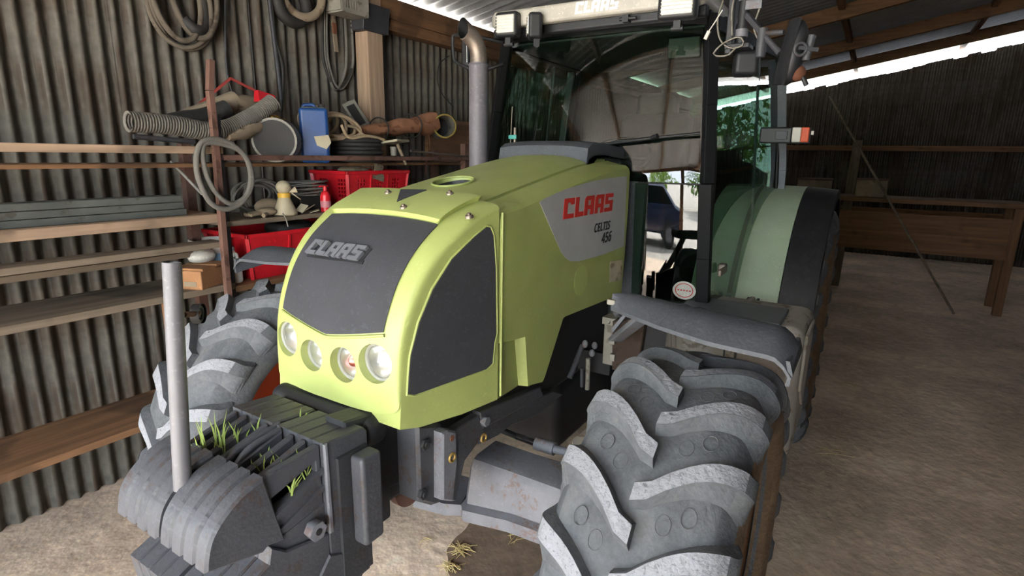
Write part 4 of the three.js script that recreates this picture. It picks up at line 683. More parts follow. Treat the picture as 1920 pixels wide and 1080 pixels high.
  part('hose_loop', tube([at(565, 760, 'z', .47), at(572, 750, 'z', .48), at(590, 745, 'z', .48)], .005, 12, 6), m.black, tr);
  // clutter beside the engine: levers, pipes, brackets
  const lev = (a, b, X, r, mat) => { const p = at(...a, 'x', X), q = at(...b, 'x', X); return part('engine_lever', bar(p, q, r, 8), mat, tr); };
  lev([1068, 708], [1092, 648], .3, .012, m.iron); lev([1103, 672], [1101, 730], .32, .011, m.palePlastic); lev([1091, 690], [1091, 725], .31, .008, m.iron); lev([1155, 585], [1168, 610], .42, .014, m.ironLight); lev([1140, 603], [1160, 612], .4, .008, m.palePlastic); lev([1176, 580], [1177, 605], .45, .004, m.ironLight);
  for (const [a, b] of [[1097, 645], [1115, 648], [1110, 662]]) { const p = at(a, b, 'x', .33); part('engine_fitting', ball(.013, [p.x, p.y, p.z], [1, 1.3, 1]), m.ironLight, tr); }
  const v0 = at(1146, 640, 'x', .4); part('valve_block', merge(box(.05, .2, .06, [v0.x, v0.y, v0.z], undefined, .006), box(.06, .03, .08, [v0.x, v0.y + .1, v0.z])), m.palePlastic, tr, 'grey valve block');
  const v1 = at(1175, 640, 'x', .5); part('rusty_bracket', merge(plateZ([[-.05, -.13], [.06, -.13], [.08, .12], [-.06, .08]], -.02, .02, .004).translate(v1.x, v1.y, v1.z)), m.grime, tr, 'rusty steering bracket');
  part('bracket_plate', merge(plateZ([[-.07, .06], [.0, .16], [.0, .14], [-.065, .04]], -.02, .02).translate(v1.x + .02, v1.y, v1.z + .03)), m.ironLight, tr);
  for (const [a, b] of [[1158, 632], [1175, 622], [1158, 663]]) { const p = at(a, b, 'x', .5); part('white_fitting', box(.022, .03, .02, [p.x, p.y, p.z + .05], undefined, .004), m.palePlastic, tr); }
  part('steering_knuckle', merge(box(.14, .34, .16, [.6, .78, -.1], undefined, .03), cyl(.06, .06, .4, [.6, .75, 0], undefined, 16)), m.dusty, tr);
  part('side_step_plate', merge(plateZ([[.44, .55], [.44, 1.16], [.455, 1.16], [.455, .55]], -.78, -.7)), m.ironDark, tr);
  part('bay_lever_plate', box(.16, .1, .02, [.3, .95, -.7], undefined, .004), m.engine, tr);
}
// --- front weights: eight plates with a full rear block, a thin web and a full front block
{
  const th = .0455, X0 = .0295;
  const prof = [[.585, 1.13], [.595, 1.145], [.735, 1.158], [.905, 1.148], [.955, 1.135], [1.006, 1.105], [1.038, 1.07], [1.047, 1.045], [1.05, .99], [.914, .965], [.90, .975], [.895, .93], [1.03, .885], [1.02, .80], [.85, .70], [.60, .72]];
  const front = [[.90, 1.148], [.955, 1.135], [1.006, 1.103], [1.036, 1.07], [1.047, 1.04], [1.052, .995], [.918, .962], [.905, .97], [.86, .96]], rear = [[.735, 1.157], [.6, 1.145], [.588, 1.13], [.588, .74], [.735, .74]], low = [[.90, .965], [.91, .925], [1.04, .87], [1.03, .78], [.86, .69], [.60, .70], [.6, .78], [.735, .80], [.735, .9], [.86, .93]];
  const smooth = (a, n) => new THREE.SplineCurve(a.map((p) => new THREE.Vector2(...p))).getPoints(n).map((p) => [p.x, p.y]);
  const frontS = [...smooth([[.90, 1.148], [.955, 1.134], [1.004, 1.103], [1.034, 1.068], [1.047, 1.03], [1.052, .998]], 18), [.918, .962], [.905, .97], [.86, .96]];
  const webTop = [[.74, 1.15], [.74, 1.115], [.885, 1.075], [.9, 1.105]];
  const sides = [-1, 1];
  for (const s of sides) for (let k = 0; k < 4; k++) {
    const xc = s * (X0 + k * .0475), x0 = xc - th / 2, x1 = xc + th / 2, out = s > 0 && k === 3;
    const w = part('weight_plate', merge(plateX(rear, x0, x1, .004), plateX(frontS, x0, x1, .006), plateX(low, x0, x1, .004), plateX([[.73, .99], [.73, .80], [.9, .93], [.9, .96]], xc - .012, xc + .012)), m.iron, tr, out ? 'outermost grey cast weight plate' : undefined);
    mesh('grip_bar', plateX(webTop.map(([z, y]) => [z, y + (k === 0 ? .0 : 0)]), xc - .011, xc + .011, .004), m.iron, w);
    if (out) {
      mesh('pocket_plate', plateX([[.738, 1.15], [.90, 1.14], [.89, 1.03], [.865, .93], [.738, .80]], x0 + .012, x1 - .012, .002, [[[.752, 1.115], [.752, 1.075], [.872, 1.04], [.885, 1.08]]]), m.iron, w);
      mesh('plate_rib', merge(plateX([[.735, 1.09], [.89, 1.03], [.89, 1.015], [.735, 1.075]], x0 + .02, x1 - .003), plateX([[.735, 1.04], [.885, .985], [.88, .97], [.735, 1.025]], x0 + .02, x1 - .006), plateX([[.735, .93], [.86, .88], [.86, .865], [.735, .915]], x0 + .02, x1 - .006), plateX([[.735, 1.06], [.89, 1.0], [.86, .93], [.735, .8]], x0 + .004, x0 + .02)), m.iron, w);
      mesh('edge_strip', plateX([[.735, 1.155], [.725, 1.155], [.722, .9], [.735, .9]], x1 - .004, x1 + .005, .002), m.ironLight, w);
      const p = at(588, 992, 'x', x1); mesh('nut', merge(cyl(.024, .026, .028, [x1 + .006, p.y, p.z], [0, 0, Math.PI / 2], 6)), m.ironLight, w); mesh('nut_hole', cyl(.009, .009, .03, [x1 + .007, p.y, p.z], [0, 0, Math.PI / 2], 12), m.black, w);
    }
  }
  part('centre_bar', merge(tube([V(0, 1.15, .72), V(0, 1.135, .82), V(-.0, 1.12, .86), V(-.0, 1.06, .92), V(0, 1.03, .95)], .009, 20, 8), tube([V(.028, 1.15, .74), V(.028, 1.135, .83), V(.028, 1.09, .88), V(.028, 1.04, .91)], .009, 20, 8)), m.iron, tr);
  part('locking_bar', box(.05, .26, .07, [.235, .97, .635], [0, 0, 0], .012), m.iron, tr, 'upright square locking bar beside the weights');
  part('locking_plate', plateX([[.6, 1.1], [.7, 1.1], [.7, .72], [.6, .72]], .195, .205), m.ironDark, tr);
  part('carrier_foot', plateX([[.66, .80], [.61, .725], [.75, .60], [.86, .70], [.74, .84]], .16, .2, .004), m.iron, tr);
}

// ---------------------------------------------------------------- shelf along the left wall
const SF = -1.6, SB = -2.0;         // front and back of the shelf
const on = (a, b, X = -1.82) => at(a, b, 'x', X);
const mpp = (p) => p.clone().sub(CAM).dot(fw) / F;
function ribbed(pts, r, ribs, depth = .16) {       // corrugated hose
  const cv = new THREE.CatmullRomCurve3(pts), n = ribs * 4, fr = cv.computeFrenetFrames(n), R = [], K = 14;
  for (let i = 0; i <= n; i++) { const c = cv.getPointAt(i / n), q = r * (1 - depth * (.5 - .5 * Math.cos(i / 4 * 2 * Math.PI))), row = []; for (let k = 0; k < K; k++) { const a = k / K * 6.2832; row.push(c.clone().addScaledVector(fr.normals[i], Math.cos(a) * q).addScaledVector(fr.binormals[i], Math.sin(a) * q)); } R.push(row); }
  const g = gridGeo(R, true); g.computeVertexNormals(); return g;
}
const UP = 1.8, MID = 1.5, LOW = 1.165;   // tops of the boards
{
  const sh = thing('storage_shelf', 'long rusty and wooden storage shelf along the corrugated wall', 'shelf', undefined, [0, 0, 0]);
  const zu = -.14, board = (y, z0, z1, th, mat, name = 'shelf_board', x0 = SB, x1 = SF) => part(name, box(x1 - x0, th, z0 - z1, [(x0 + x1) / 2, y - th / 2, (z0 + z1) / 2], undefined, .004), mat, sh, undefined, 2);
  board(UP, 1.75, -2.35, .02, m.timber, 'shelf_board', SB, SF - .1); part('front_rail', merge(box(.03, .035, 1.9, [SF + .012, 1.868, .8], undefined, .004)), m.timberPale, sh, undefined, 2); part('front_rail', box(.025, .03, 2.2, [SF + .012, 1.832, -1.25], undefined, .006), m.rustPole, sh, undefined, 2);
  board(MID, zu - .01, -2.3, .028, m.timberGrey); board(MID + .045, 1.75, zu + .02, .045, m.timberPale);
  board(MID - .1, 1.75, zu + .02, .03, m.timberGrey, 'shelf_board', SF - .12, SF + .01); board(MID - .16, 1.75, zu + .02, .03, m.timberGrey, 'shelf_board', SF - .3, SF - .15);
  board(LOW, 1.75, zu - .02, .035, m.timberGrey); board(LOW - .02, zu - .02, -2.3, .035, m.timber); board(.55, 1.75, -2.3, .035, m.timber);
  const p0 = at(395, 112, 'x', SF + .03), p1 = at(393, 170, 'x', SF + .03), p2 = at(401, 240, 'x', SF + .03), p3 = at(425, 520, 'x', SF + .03);
  part('upright', tubeBox([p0, p1, p2, p3, V(SF + .03, 0, p3.z)], .032, .03), m.rustPole, sh, 'bent rusty steel upright');
  part('upright', beamBox(V(SF - .01, 2.05, p2.z - .035), V(SF - .01, 0, p3.z - .03), .012, .05), m.ironDark, sh);
  for (const z of [-2.28, 1.6]) part('upright', box(.05, 1.95, .05, [SF - .03, .975, z]), m.rustPole, sh);
  for (const z of [-2.28, -.16, 1.6]) part('upright', box(.05, 1.9, .05, [SB + .04, .95, z]), m.rustPole, sh);
  part('upright', box(.05, .6, .04, [SF - .02, .86, .19]), m.timber, sh, undefined, 1);
}
// --- upper shelf
{
  const h1 = [[240, 228], [300, 232], [345, 238], [392, 246], [430, 240], [460, 226], [488, 210], [512, 192]].map(([a, b]) => on(a, b, -1.75));
  solo('suction_hose', 'thick pale ribbed suction hose lying along the top shelf', 'hose', ribbed(h1, .05, 62, .3), m.hoseRib);
  solo('suction_hose', 'dark ribbed hose lying behind the pale ribbed hose', 'hose', ribbed([[300, 236], [340, 226], [380, 220], [405, 212], [425, 204]].map(([a, b]) => on(a, b, -1.95)), .05, 40), m.hoseDark);
  const roll = on(400, 215, -2.02);
  solo('rolled_sack', 'grey rolled sheet lying against the wall behind the ribbed hoses', 'roll', merge(bar(on(330, 222, -2.04), on(440, 190, -2.04), .03, 12, .06), ball(.065, on(455, 194, -2.04), [1, .8, 2.2])), m.sack);
  const w0 = on(370, 198, -2.1), w1 = on(432, 147, -2.1), w2 = on(502, 182, -2.1);
  const tri = thing('warning_triangle', 'red folded warning triangle frame leaning on the wall', 'triangle'); for (const [a, b] of [[w0, w1], [w1, w2]]) part('arm', beamBox(a, b, .008, .014), m.redDull, tri);
  const rb = on(495, 182, -1.9); part('folded_base', loftSolid([[V(rb.x - .03, rb.y - .03, rb.z + .05), V(rb.x + .03, rb.y - .03, rb.z + .05), V(rb.x + .02, rb.y + .035, rb.z + .05), V(rb.x - .02, rb.y + .03, rb.z + .05)], [V(rb.x - .03, rb.y - .015, rb.z - .06), V(rb.x + .03, rb.y - .015, rb.z - .06), V(rb.x + .02, rb.y + .015, rb.z - .06), V(rb.x - .02, rb.y + .012, rb.z - .06)]], .3), m.redPlastic, tri);
  const sa = on(428, 258, -1.72), sb = on(505, 226, -1.8), sc = on(520, 232, -1.8);
  const sk = thing('tied_sack', 'pale sack tied at the neck, lying on the ribbed hose', 'sack'); { const R = []; const d = sb.clone().sub(sa); for (let i = 0; i <= 12; i++) { const f = i / 12, c = sa.clone().lerp(sb, f), q = .058 * Math.pow(Math.sin(Math.PI * (.08 + .78 * f)), .7); R.push([...Array(12)].map((_, k) => { const a = k / 12 * 6.2832; return c.clone().add(V(Math.cos(a) * q * 1.1, Math.sin(a) * q * (.8 + .15 * Math.sin(k * 2.3 + i)), 0)); })); } part('sack_body', loftSolid(R, .9), m.sack, sk); part('sack_neck', ball(.04, sc, [1, .9, 1.2]), m.cloth, sk); part('tie', place(new THREE.TorusGeometry(.038, .006, 6, 16), sb.clone().add(V(0, -.005, -.02))), m.rope, sk); }
  for (const [a, b, r, lab] of [[515, 222, .03, 'crumpled yellow rag touching the tied sack'], [528, 228, .028, 'crumpled yellow rag above the grey drum']]) { const p = on(a, b, -1.9); solo('yellow_rag', lab, 'rag', ball(r, [0, 0, 0], [1, .7, 1.4], 7), m.yellow, 'yellow rags on the top shelf', p); }
  const dm = on(528, 268, -1.72);   // drum on its side
  const dr = thing('metal_drum', 'grey round drum lying on its side beside the blue can', 'drum', undefined, [dm.x - .03, UP + .13, dm.z]); dr.rotation.y = .75; part('drum_body', cyl(.125, .125, .22, [0, 0, 0], [Math.PI / 2, 0, 0], 30), m.palePlastic, dr); part('drum_end', cyl(.112, .112, .01, [0, 0, .108], [Math.PI / 2, 0, 0], 30), m.hoseDark, dr); for (const z of [-.05, .105]) part('drum_band', place(new THREE.TorusGeometry(.122, .0055, 6, 30), [0, 0, z]), m.hoseDark, dr);
  const bc = on(590, 256, -1.72), bw = .15;
  const can = thing('jerry_can', 'blue plastic jerry can on the top shelf', 'can', undefined, [bc.x, UP, bc.z]); can.rotation.y = .9; part('can_body', box(.17, .33, .15, [0, .165, 0], undefined, .022), m.bluePlastic, can); part('can_top', merge(box(.14, .012, .12, [0, .328, 0], undefined, .005)), m.greyBox, can); part('handle', tube([V(-.06, .325, 0), V(-.05, .345, 0), V(.0, .348, 0), V(.015, .325, 0)], .012, 14, 8), m.bluePlastic, can); part('cap', cyl(.022, .022, .025, [.05, .342, 0], undefined, 14), m.hoseDark, can);
  part('paper_tag', plateZ([[-.035, -.03], [.02, -.05], [.05, -.01], [.035, .035], [-.05, .025]], 	.077, .081).translate(.045, .135, 0), m.paper, can, 'torn paper tag');
  // beige rope coil
  const rp = thing('rope_coil', 'beige rope coil draped over the blue can', 'rope'); const rc = on(606, 222, -1.86);
  for (let i = 0; i < 6; i++) { const c = on(590 + i * 6, 218 + i * 5, -1.92 + i * .035), pts = []; for (let k = 0; k < 14; k++) { const a = k / 14 * 6.2832; pts.push(V(c.x + .035 * Math.sin(a + i), c.y + (.055 + .004 * i) * Math.sin(a) + .018 * Math.sin(2 * a + i) - .012 * Math.cos(a), c.z + (.125 + .01 * i) * Math.cos(a) - .01 * i)); } part('rope_turn', tube(pts, .0115, 60, 7, true), m.rope, rp); }
  part('rope_tail', tube([[640, 235], [655, 258], [690, 255], [720, 262]].map(([a, b]) => on(a, b, -1.66)), .01, 24, 7), m.rope, rp); part('rope_tail', tube([[650, 235], [668, 240], [680, 252], [690, 256]].map(([a, b]) => on(a, b, -1.7)), .01, 24, 7), m.rope, rp);
  const bk = on(668, 285, -1.8); const hc = thing('hose_coil', 'flat coil of black hose on the top shelf below the beige rope', 'hose'); for (let i = 0; i < 6; i++) part('hose_turn', place(new THREE.TorusGeometry(.17 - .012 * (i % 2), .015, 8, 40), [-1.8, UP + .016 + i * .026, bk.z], [Math.PI / 2, 0, 0]), m.hoseDark, hc);
  // orange tarpaulin bundle tied with string
  { const a = on(672, 246, -1.8), b = on(808, 232, -1.8), R = []; for (let i = 0; i <= 18; i++) { const f = i / 18, c = a.clone().lerp(b, f), hh = .025 + .05 * Math.pow(f, .8) + .012 * Math.sin(f * 14), ww = .05 + .05 * f; R.push([...Array(14)].map((_, k) => { const t = k / 14 * 6.2832; return V(c.x + Math.cos(t) * ww * (1 + .12 * Math.sin(3 * t + i * .9)), c.y + Math.sin(t) * hh * (1 + .22 * Math.sin(2 * t + i * .7)), c.z); })); }
    const tp = thing('tarpaulin_bundle', 'orange brown tarpaulin bundle tied with string on the top shelf', 'tarpaulin'); part('tarpaulin', loftSolid(R, .8), m.tarp, tp); for (const f of [.25, .7]) { const c = a.clone().lerp(b, f); part('string', place(new THREE.TorusGeometry(.075 + .02 * f, .005, 6, 24), [c.x, c.y, c.z], [0, .25, 0]), m.hoseDark, tp); }
    part('string_end', tube([[803, 250], [806, 275], [800, 300], [798, 325]].map(([p, q]) => on(p, q, -1.68)), .004, 16, 5), m.rust, tp); }
  const tr1 = on(740, 266, -1.66); solo('yellow_tray', 'flat yellowish tray lying at the edge of the top shelf', 'tray', box(.14, .016, .2, [tr1.x, tr1.y, tr1.z], [0, .3, .15], .004), m.paper);
  const pc = on(828, 238, -1.8); const pp = thing('pipe_end', 'short wide pipe with a yellow rim pointing out of the top shelf', 'pipe', undefined, [-1.8, pc.y, pc.z]); pp.rotation.y = .85; { const w = new THREE.LatheGeometry([[.08, -.2], [.08, .16], [.092, .16], [.092, -.2]].map((q) => new THREE.Vector2(...q)), 30).rotateX(Math.PI / 2); part('pipe_wall', w, m.palePlastic, pp); part('pipe_rim', place(new THREE.TorusGeometry(.088, .008, 8, 30), [0, 0, .16]), m.yellowDull, pp); part('pipe_bottom', cyl(.08, .08, .01, [0, 0, -.15], [Math.PI / 2, 0, 0], 24), m.black, pp); }
  const pk = on(800, 204, -2.05); solo('wooden_board', 'short wooden board leaning on the wall behind the tarpaulin', 'board', box(.03, .36, .7, [-1.975, UP + .18, pk.z - .25]), m.timber, undefined, undefined, 2);
  const fr = on(668, 215, -1.98); const fm = thing('picture_frame', 'small grey frame leaning beside the timber post', 'frame', undefined, [fr.x, fr.y, fr.z]); fm.rotation.set(.7, .6, 0); part('frame_rim', plateZ([[-.05, -.11], [.05, -.11], [.05, .11], [-.05, .11]], -.006, .006, 0, [[[-.032, -.085], [.032, -.085], [.032, .085], [-.032, .085]]]), m.palePlastic, fm); part('frame_panel', box(.064, .17, .004), m.hoseDark, fm);
  const jr = on(738, 285, -1.66); solo('small_jar', 'small grey jar hanging below the yellow tray', 'jar', merge(cyl(.022, .02, .05, [jr.x, jr.y, jr.z], undefined, 16), cyl(.024, .024, .012, [jr.x, jr.y + .03, jr.z], undefined, 16)), m.palePlastic);
  solo('tool_handle', 'short pale tool handle hanging from the top shelf', 'handle', bar(on(745, 270, -1.62), on(761, 308, -1.62), .011, 8), m.sack);
  solo('steel_rod', 'thin steel rod lying along the top shelf edge', 'rod', bar(on(770, 283, -1.6), on(905, 296, -1.6), .008, 8), m.steel);
  solo('dark_bar', 'dark bar lying below the ribbed hose at the shelf edge', 'bar', bar(on(250, 256, -1.62), on(365, 266, -1.62), .012, 8), m.ironDark);
}
// --- middle shelf
{
  // cable loops hung over the top shelf
  const lp = thing('cable_loop', 'grey cable hanging in loose loops from the top shelf beside the rusty upright', 'cable'); const X = SF + .075;
  const loop = (pts, r, mat) => part('cable_turn', tube(pts.map(([a, b]) => on(a, b, X)), r, 80, 8, true), mat, lp);
  loop([[378, 268], [368, 300], [374, 340], [395, 380], [425, 392], [455, 378], [472, 345], [466, 305], [445, 278], [410, 262]], .014, m.ropeGrey);
  loop([[388, 268], [380, 290], [388, 330], [408, 365], [435, 382], [462, 366], [470, 330], [460, 295], [435, 275]], .013, m.ropeGrey);
  const barsT = thing('steel_profiles', 'stack of three grey steel profiles on the shelf beside the cable loop', 'steel'); for (let i = 0; i < 3; i++) { const p = on(345, 378 + i * 11, -1.7); part('profile', box(.09, .032, .75, [p.x, MID + .062 + (2 - i) * .034, .42 - i * .01], undefined, .004), m.greyBox, barsT); }
  solo('thin_rod', 'thin pale rod leaning behind the steel profiles', 'rod', bar(on(320, 302, -1.85), on(380, 365, -1.75), .008, 8), m.palePlastic);
  const wc = thing('wire_coil', 'tangled coil of grey wire on the middle shelf behind the cream figure', 'wire'); for (let i = 0; i < 7; i++) { const c = on(462 + i * 3, 362, -1.86), pts = []; for (let k = 0; k < 12; k++) { const a = k / 12 * 6.2832; pts.push(V(c.x + .05 * Math.sin(a + i * 1.3), MID + .1 + (.07 + .006 * i) * Math.sin(a), c.z - .03 + (.12 + .01 * ((i * 3) % 4)) * Math.cos(a))); } part('wire_turn', tube(pts, .008, 50, 6, true), m.ropeGrey, wc); }
  const wc2 = thing('wire_coil', 'flat coil of pale wire beside the red crate', 'wire'); const w2 = on(572, 347, -1.85); for (let i = 0; i < 7; i++) part('wire_turn', place(new THREE.TorusGeometry(.12 + .012 * (i % 3), .006, 6, 36), [-1.85, MID + .1 + i * .013, w2.z], [Math.PI / 2 + .08 * (i % 2), .06 * (i % 3), 0]), m.ropeGrey, wc2); solo('dark_block', 'dark block under the pale wire coil', 'block', box(.2, .09, .24, [-1.85, MID + .047, w2.z], undefined, .01), m.hoseDark);
  const fp = on(535, 398, -1.66); const fg = thing('cream_figure', 'cream bell shaped plastic figure with a yellow neck band', 'figure', undefined, [fp.x, MID, fp.z]);
  part('body', place(lathe([[0, 0], [.068, 0], [.07, .012], [.058, .04], [.042, .08], [.032, .105]], 24), [0, 0, 0]), m.cream, fg); part('neck_band', cyl(.036, .036, .026, [0, .116, 0], undefined, 20), m.yellow, fg); part('head', ball(.042, [0, .162, 0], [1, .95, 1.05]), m.cream, fg); part('beak', merge(place(new THREE.ConeGeometry(.02, .05, 10), [.03, .14, -.035], [Math.PI / 2 + .4, 0, .5]), tube([V(.03, .13, -.03), V(.05, .1, -.06), V(.04, .09, -.08)], .004, 10, 5)), m.cream, fg);
  const lf = on(500, 395, -1.66); solo('dusty_glove', 'dusty pale glove lying beside the cream figure', 'glove', merge(ball(.04, [0, .028, 0], [1, .6, 1.6]), ...[0, 1, 2, 3].map((k) => bar(V(-.02 + k * .012, .026, .05), V(-.03 + k * .02, .018, .12), .012, 7, .009)), bar(V(.03, .02, .02), V(.055, .014, .06), .012, 7)), m.sack, undefined, [lf.x, MID, lf.z]);
  const cl = on(512, 388, -1.74); solo('brown_cloth', 'brown crumpled cloth behind the cream figure', 'cloth', ball(.06, [0, .05, 0], [.9, .8, 1.5], 9), m.cloth, undefined, [cl.x, MID, cl.z + .03]);
  const pa = on(577, 392, -1.64); const ps = thing('paper_scraps', 'white paper scraps on the middle shelf beside the cream figure', 'paper'); part('sheet', box(.07, .003, .09, [pa.x, MID + .025, pa.z], [.2, .4, .5]), m.paper, ps); part('sheet', box(.05, .003, .07, [pa.x + .01, MID + .035, pa.z + .05], [.6, .2, -.4]), m.paper, ps); part('sheet', box(.06, .003, .05, [pa.x + .01, MID + .012, pa.z - .04], [.1, 1.0, .2]), m.paper, ps);
  solo('loose_wire', 'thin pale wire hanging from the middle shelf over the red bin', 'wire', tube([[530, 400], [536, 410], [540, 425]].map(([a, b]) => on(a, b, SF + .02)), .004, 12, 5), m.palePlastic);
  const ex = on(611, 384, -1.62); const fx = thing('fire_extinguisher', 'small red fire extinguisher standing in front of the red crate', 'extinguisher', undefined, [ex.x, MID, ex.z]); part('cylinder', lathe([[0, 0], [.03, 0], [.032, .01], [.032, .1], [.02, .125], [.012, .132], [0, .132]], 22), m.redPlastic, fx); part('valve', merge(cyl(.012, .012, .03, [0, .145, 0], undefined, 12), box(.012, .01, .06, [0, .16, .01])), m.redPlastic, fx); part('label', cyl(.0325, .0325, .04, [0, .05, 0], undefined, 22, true), M('#b8757a', .6), fx);
}
// --- plastic crates with slotted walls
function crate(name, label, p, turn, w, h, d, taper, slots, mat) {   // outer walls, rim, slots on two long sides
  const t = thing(name, label, 'crate', undefined, p); t.rotation.y = turn;
  const wall = (L, n, sl) => { const k = taper, holes = []; if (sl) for (const c of sl) for (let r = 0; r < 5; r++) for (let q = 0; q < 3; q++) { const cx = c * L + (q - 1) * .026, y = h * .3 + r * h * .11; holes.push([[cx - .009, y], [cx + .009, y], [cx + .009, y + h * .075], [cx - .009, y + h * .075]]); } return plateZ([[-L / 2 + k, 0], [L / 2 - k, 0], [L / 2, h], [-L / 2, h]], 0, .008, 0, holes); };
  const tilt = Math.atan(taper / h);
  for (const s of [-1, 1]) { part('side_wall', place(wall(w, 1, slots ? [-.28, 0, .28] : null), [0, 0, s * (d / 2 - taper - .004)], [s * tilt, 0, 0]), mat, t); part('end_wall', place(wall(d, 1, slots ? [-.25, .25] : null), [s * (w / 2 - taper - .004), 0, 0], [0, Math.PI / 2, 0]).applyMatrix4(new THREE.Matrix4()), mat, t); }
  part('base', box(w - 2 * taper, .01, d - 2 * taper, [0, .005, 0]), mat, t);
  part('rim', merge(box(w + .03, .025, .02, [0, h, d / 2 + .005], undefined, .006), box(w + .03, .025, .02, [0, h, -d / 2 - .005], undefined, .006), box(.02, .025, d + .03, [w / 2 + .005, h, 0], undefined, .006), box(.02, .025, d + .03, [-w / 2 - .005, h, 0], undefined, .006)), mat, t);
  for (const a of [-1, 1]) for (const b of [-1, 1]) part('corner_post', beamBox(V(a * (w / 2 - taper), 0, b * (d / 2 - taper)), V(a * (w / 2), h, b * (d / 2)), .02, .02), mat, t);
  for (const b of [-1, 1]) for (const f of [-.14, .14]) part('rib', beamBox(V(f * w, 0, b * (d / 2 - taper + .006)), V(f * w, h, b * (d / 2 + .006)), .012, .014), mat, t);
  return t;
}
{
  const c1 = on(670, 392, -1.84); crate('red_crate', 'red slotted plastic crate on the middle shelf, stuffed with bags', [-1.85, MID, c1.z - .06], Math.PI / 2, .58, .235, .36, .025, true, m.redPlastic);
  const bg = thing('paper_bag', 'crumpled pale paper bags in the red crate', 'bag'); const b0 = on(662, 312, -1.8), b1 = on(712, 318, -1.66);
  part('bag', ball(.09, [b0.x, MID + .25, b0.z], [1, .35, 1.4], 8), m.sack, bg); part('flap', slab([0, 1, 2, 3].map((i) => [0, 1, 2, 3].map((k) => V(b1.x + .012 * Math.sin(i * 2 + k), b1.y + .05 - i * .036 - .01 * k, b1.z + .05 - k * .03 + i * .004))), V(-.004, 0, 0)), m.cloth, bg);
  const c2 = on(530, 518, -1.8); crate('red_bin', 'large red plastic bin under the middle shelf', [-1.84, LOW - .018, c2.z - .05], Math.PI / 2, .75, .255, .42, .04, false, m.redPlastic);
  solo('black_tyre', 'small black tyre lying in the red bin', 'tyre', place(new THREE.TorusGeometry(.11, .035, 10, 30), [-1.84, LOW + .235, c2.z - .1], [Math.PI / 2, 0, 0]), m.hoseDark);
}
// --- lower shelf
{
  const wb = on(385, 540, -1.66); const bx = thing('wooden_box', 'small brown wooden box on the lower shelf', 'box', undefined, [wb.x - .03, LOW, wb.z]); bx.rotation.y = .42; part('box_body', box(.17, .1, .22, [0, .05, 0], undefined, .006), m.cardboard, bx); part('box_lid', merge(box(.18, .012, .1, [0, .104, .05]), box(.18, .012, .1, [0, .107, -.06], [0, 0, .03])), m.cardboard, bx); part('box_label', box(.07, .025, .002, [.02, .03, .111]), m.sack, bx);
  const bk = on(397, 498, -1.86); const bu = thing('white_bucket', 'dirty white plastic bucket behind the wooden box', 'bucket', undefined, [bk.x, LOW, bk.z]); part('bucket_body', lathe([[0, 0], [.085, 0], [.1, .2], [.105, .2], [.105, .215], [.094, .215], [.08, .02], [0, .02]], 30), m.whitePlastic, bu); part('bucket_band', cyl(.1, .097, .05, [0, .12, 0], undefined, 30, true), M('#8fb0c8', .5), bu); part('bail', tube([V(-.1, .2, 0), V(-.08, .14, .09), V(0, .11, .12), V(.08, .14, .09), V(.1, .2, 0)], .004, 24, 5), m.steel, bu);
  const jg = on(437, 520, -1.66); const ju = thing('white_jug', 'white plastic jug standing behind the rusty upright', 'jug', undefined, [jg.x - .03, LOW - .02, jg.z - .02]); part('jug_body', box(.1, .15, .07, [0, .075, 0], undefined, .02), m.whitePlastic, ju); part('jug_neck', merge(cyl(.018, .03, .04, [0, .168, 0], undefined, 14), tube([V(.02, .16, 0), V(.05, .165, 0), V(.055, .11, 0)], .01, 12, 8)), m.whitePlastic, ju); part('jug_cap', cyl(.02, .02, .02, [0, .195, 0], undefined, 14), M('#b9c9d8', .5), ju);
  const sp = on(345, 520, -1.9); solo('plastic_bag', 'clear crumpled plastic bag over the white bucket', 'bag', ball(.06, [on(378, 478, -1.76).x, on(378, 480, -1.76).y, on(378, 478, -1.76).z], [.9, .7, 1.3], 8), m.whitePlastic);
}
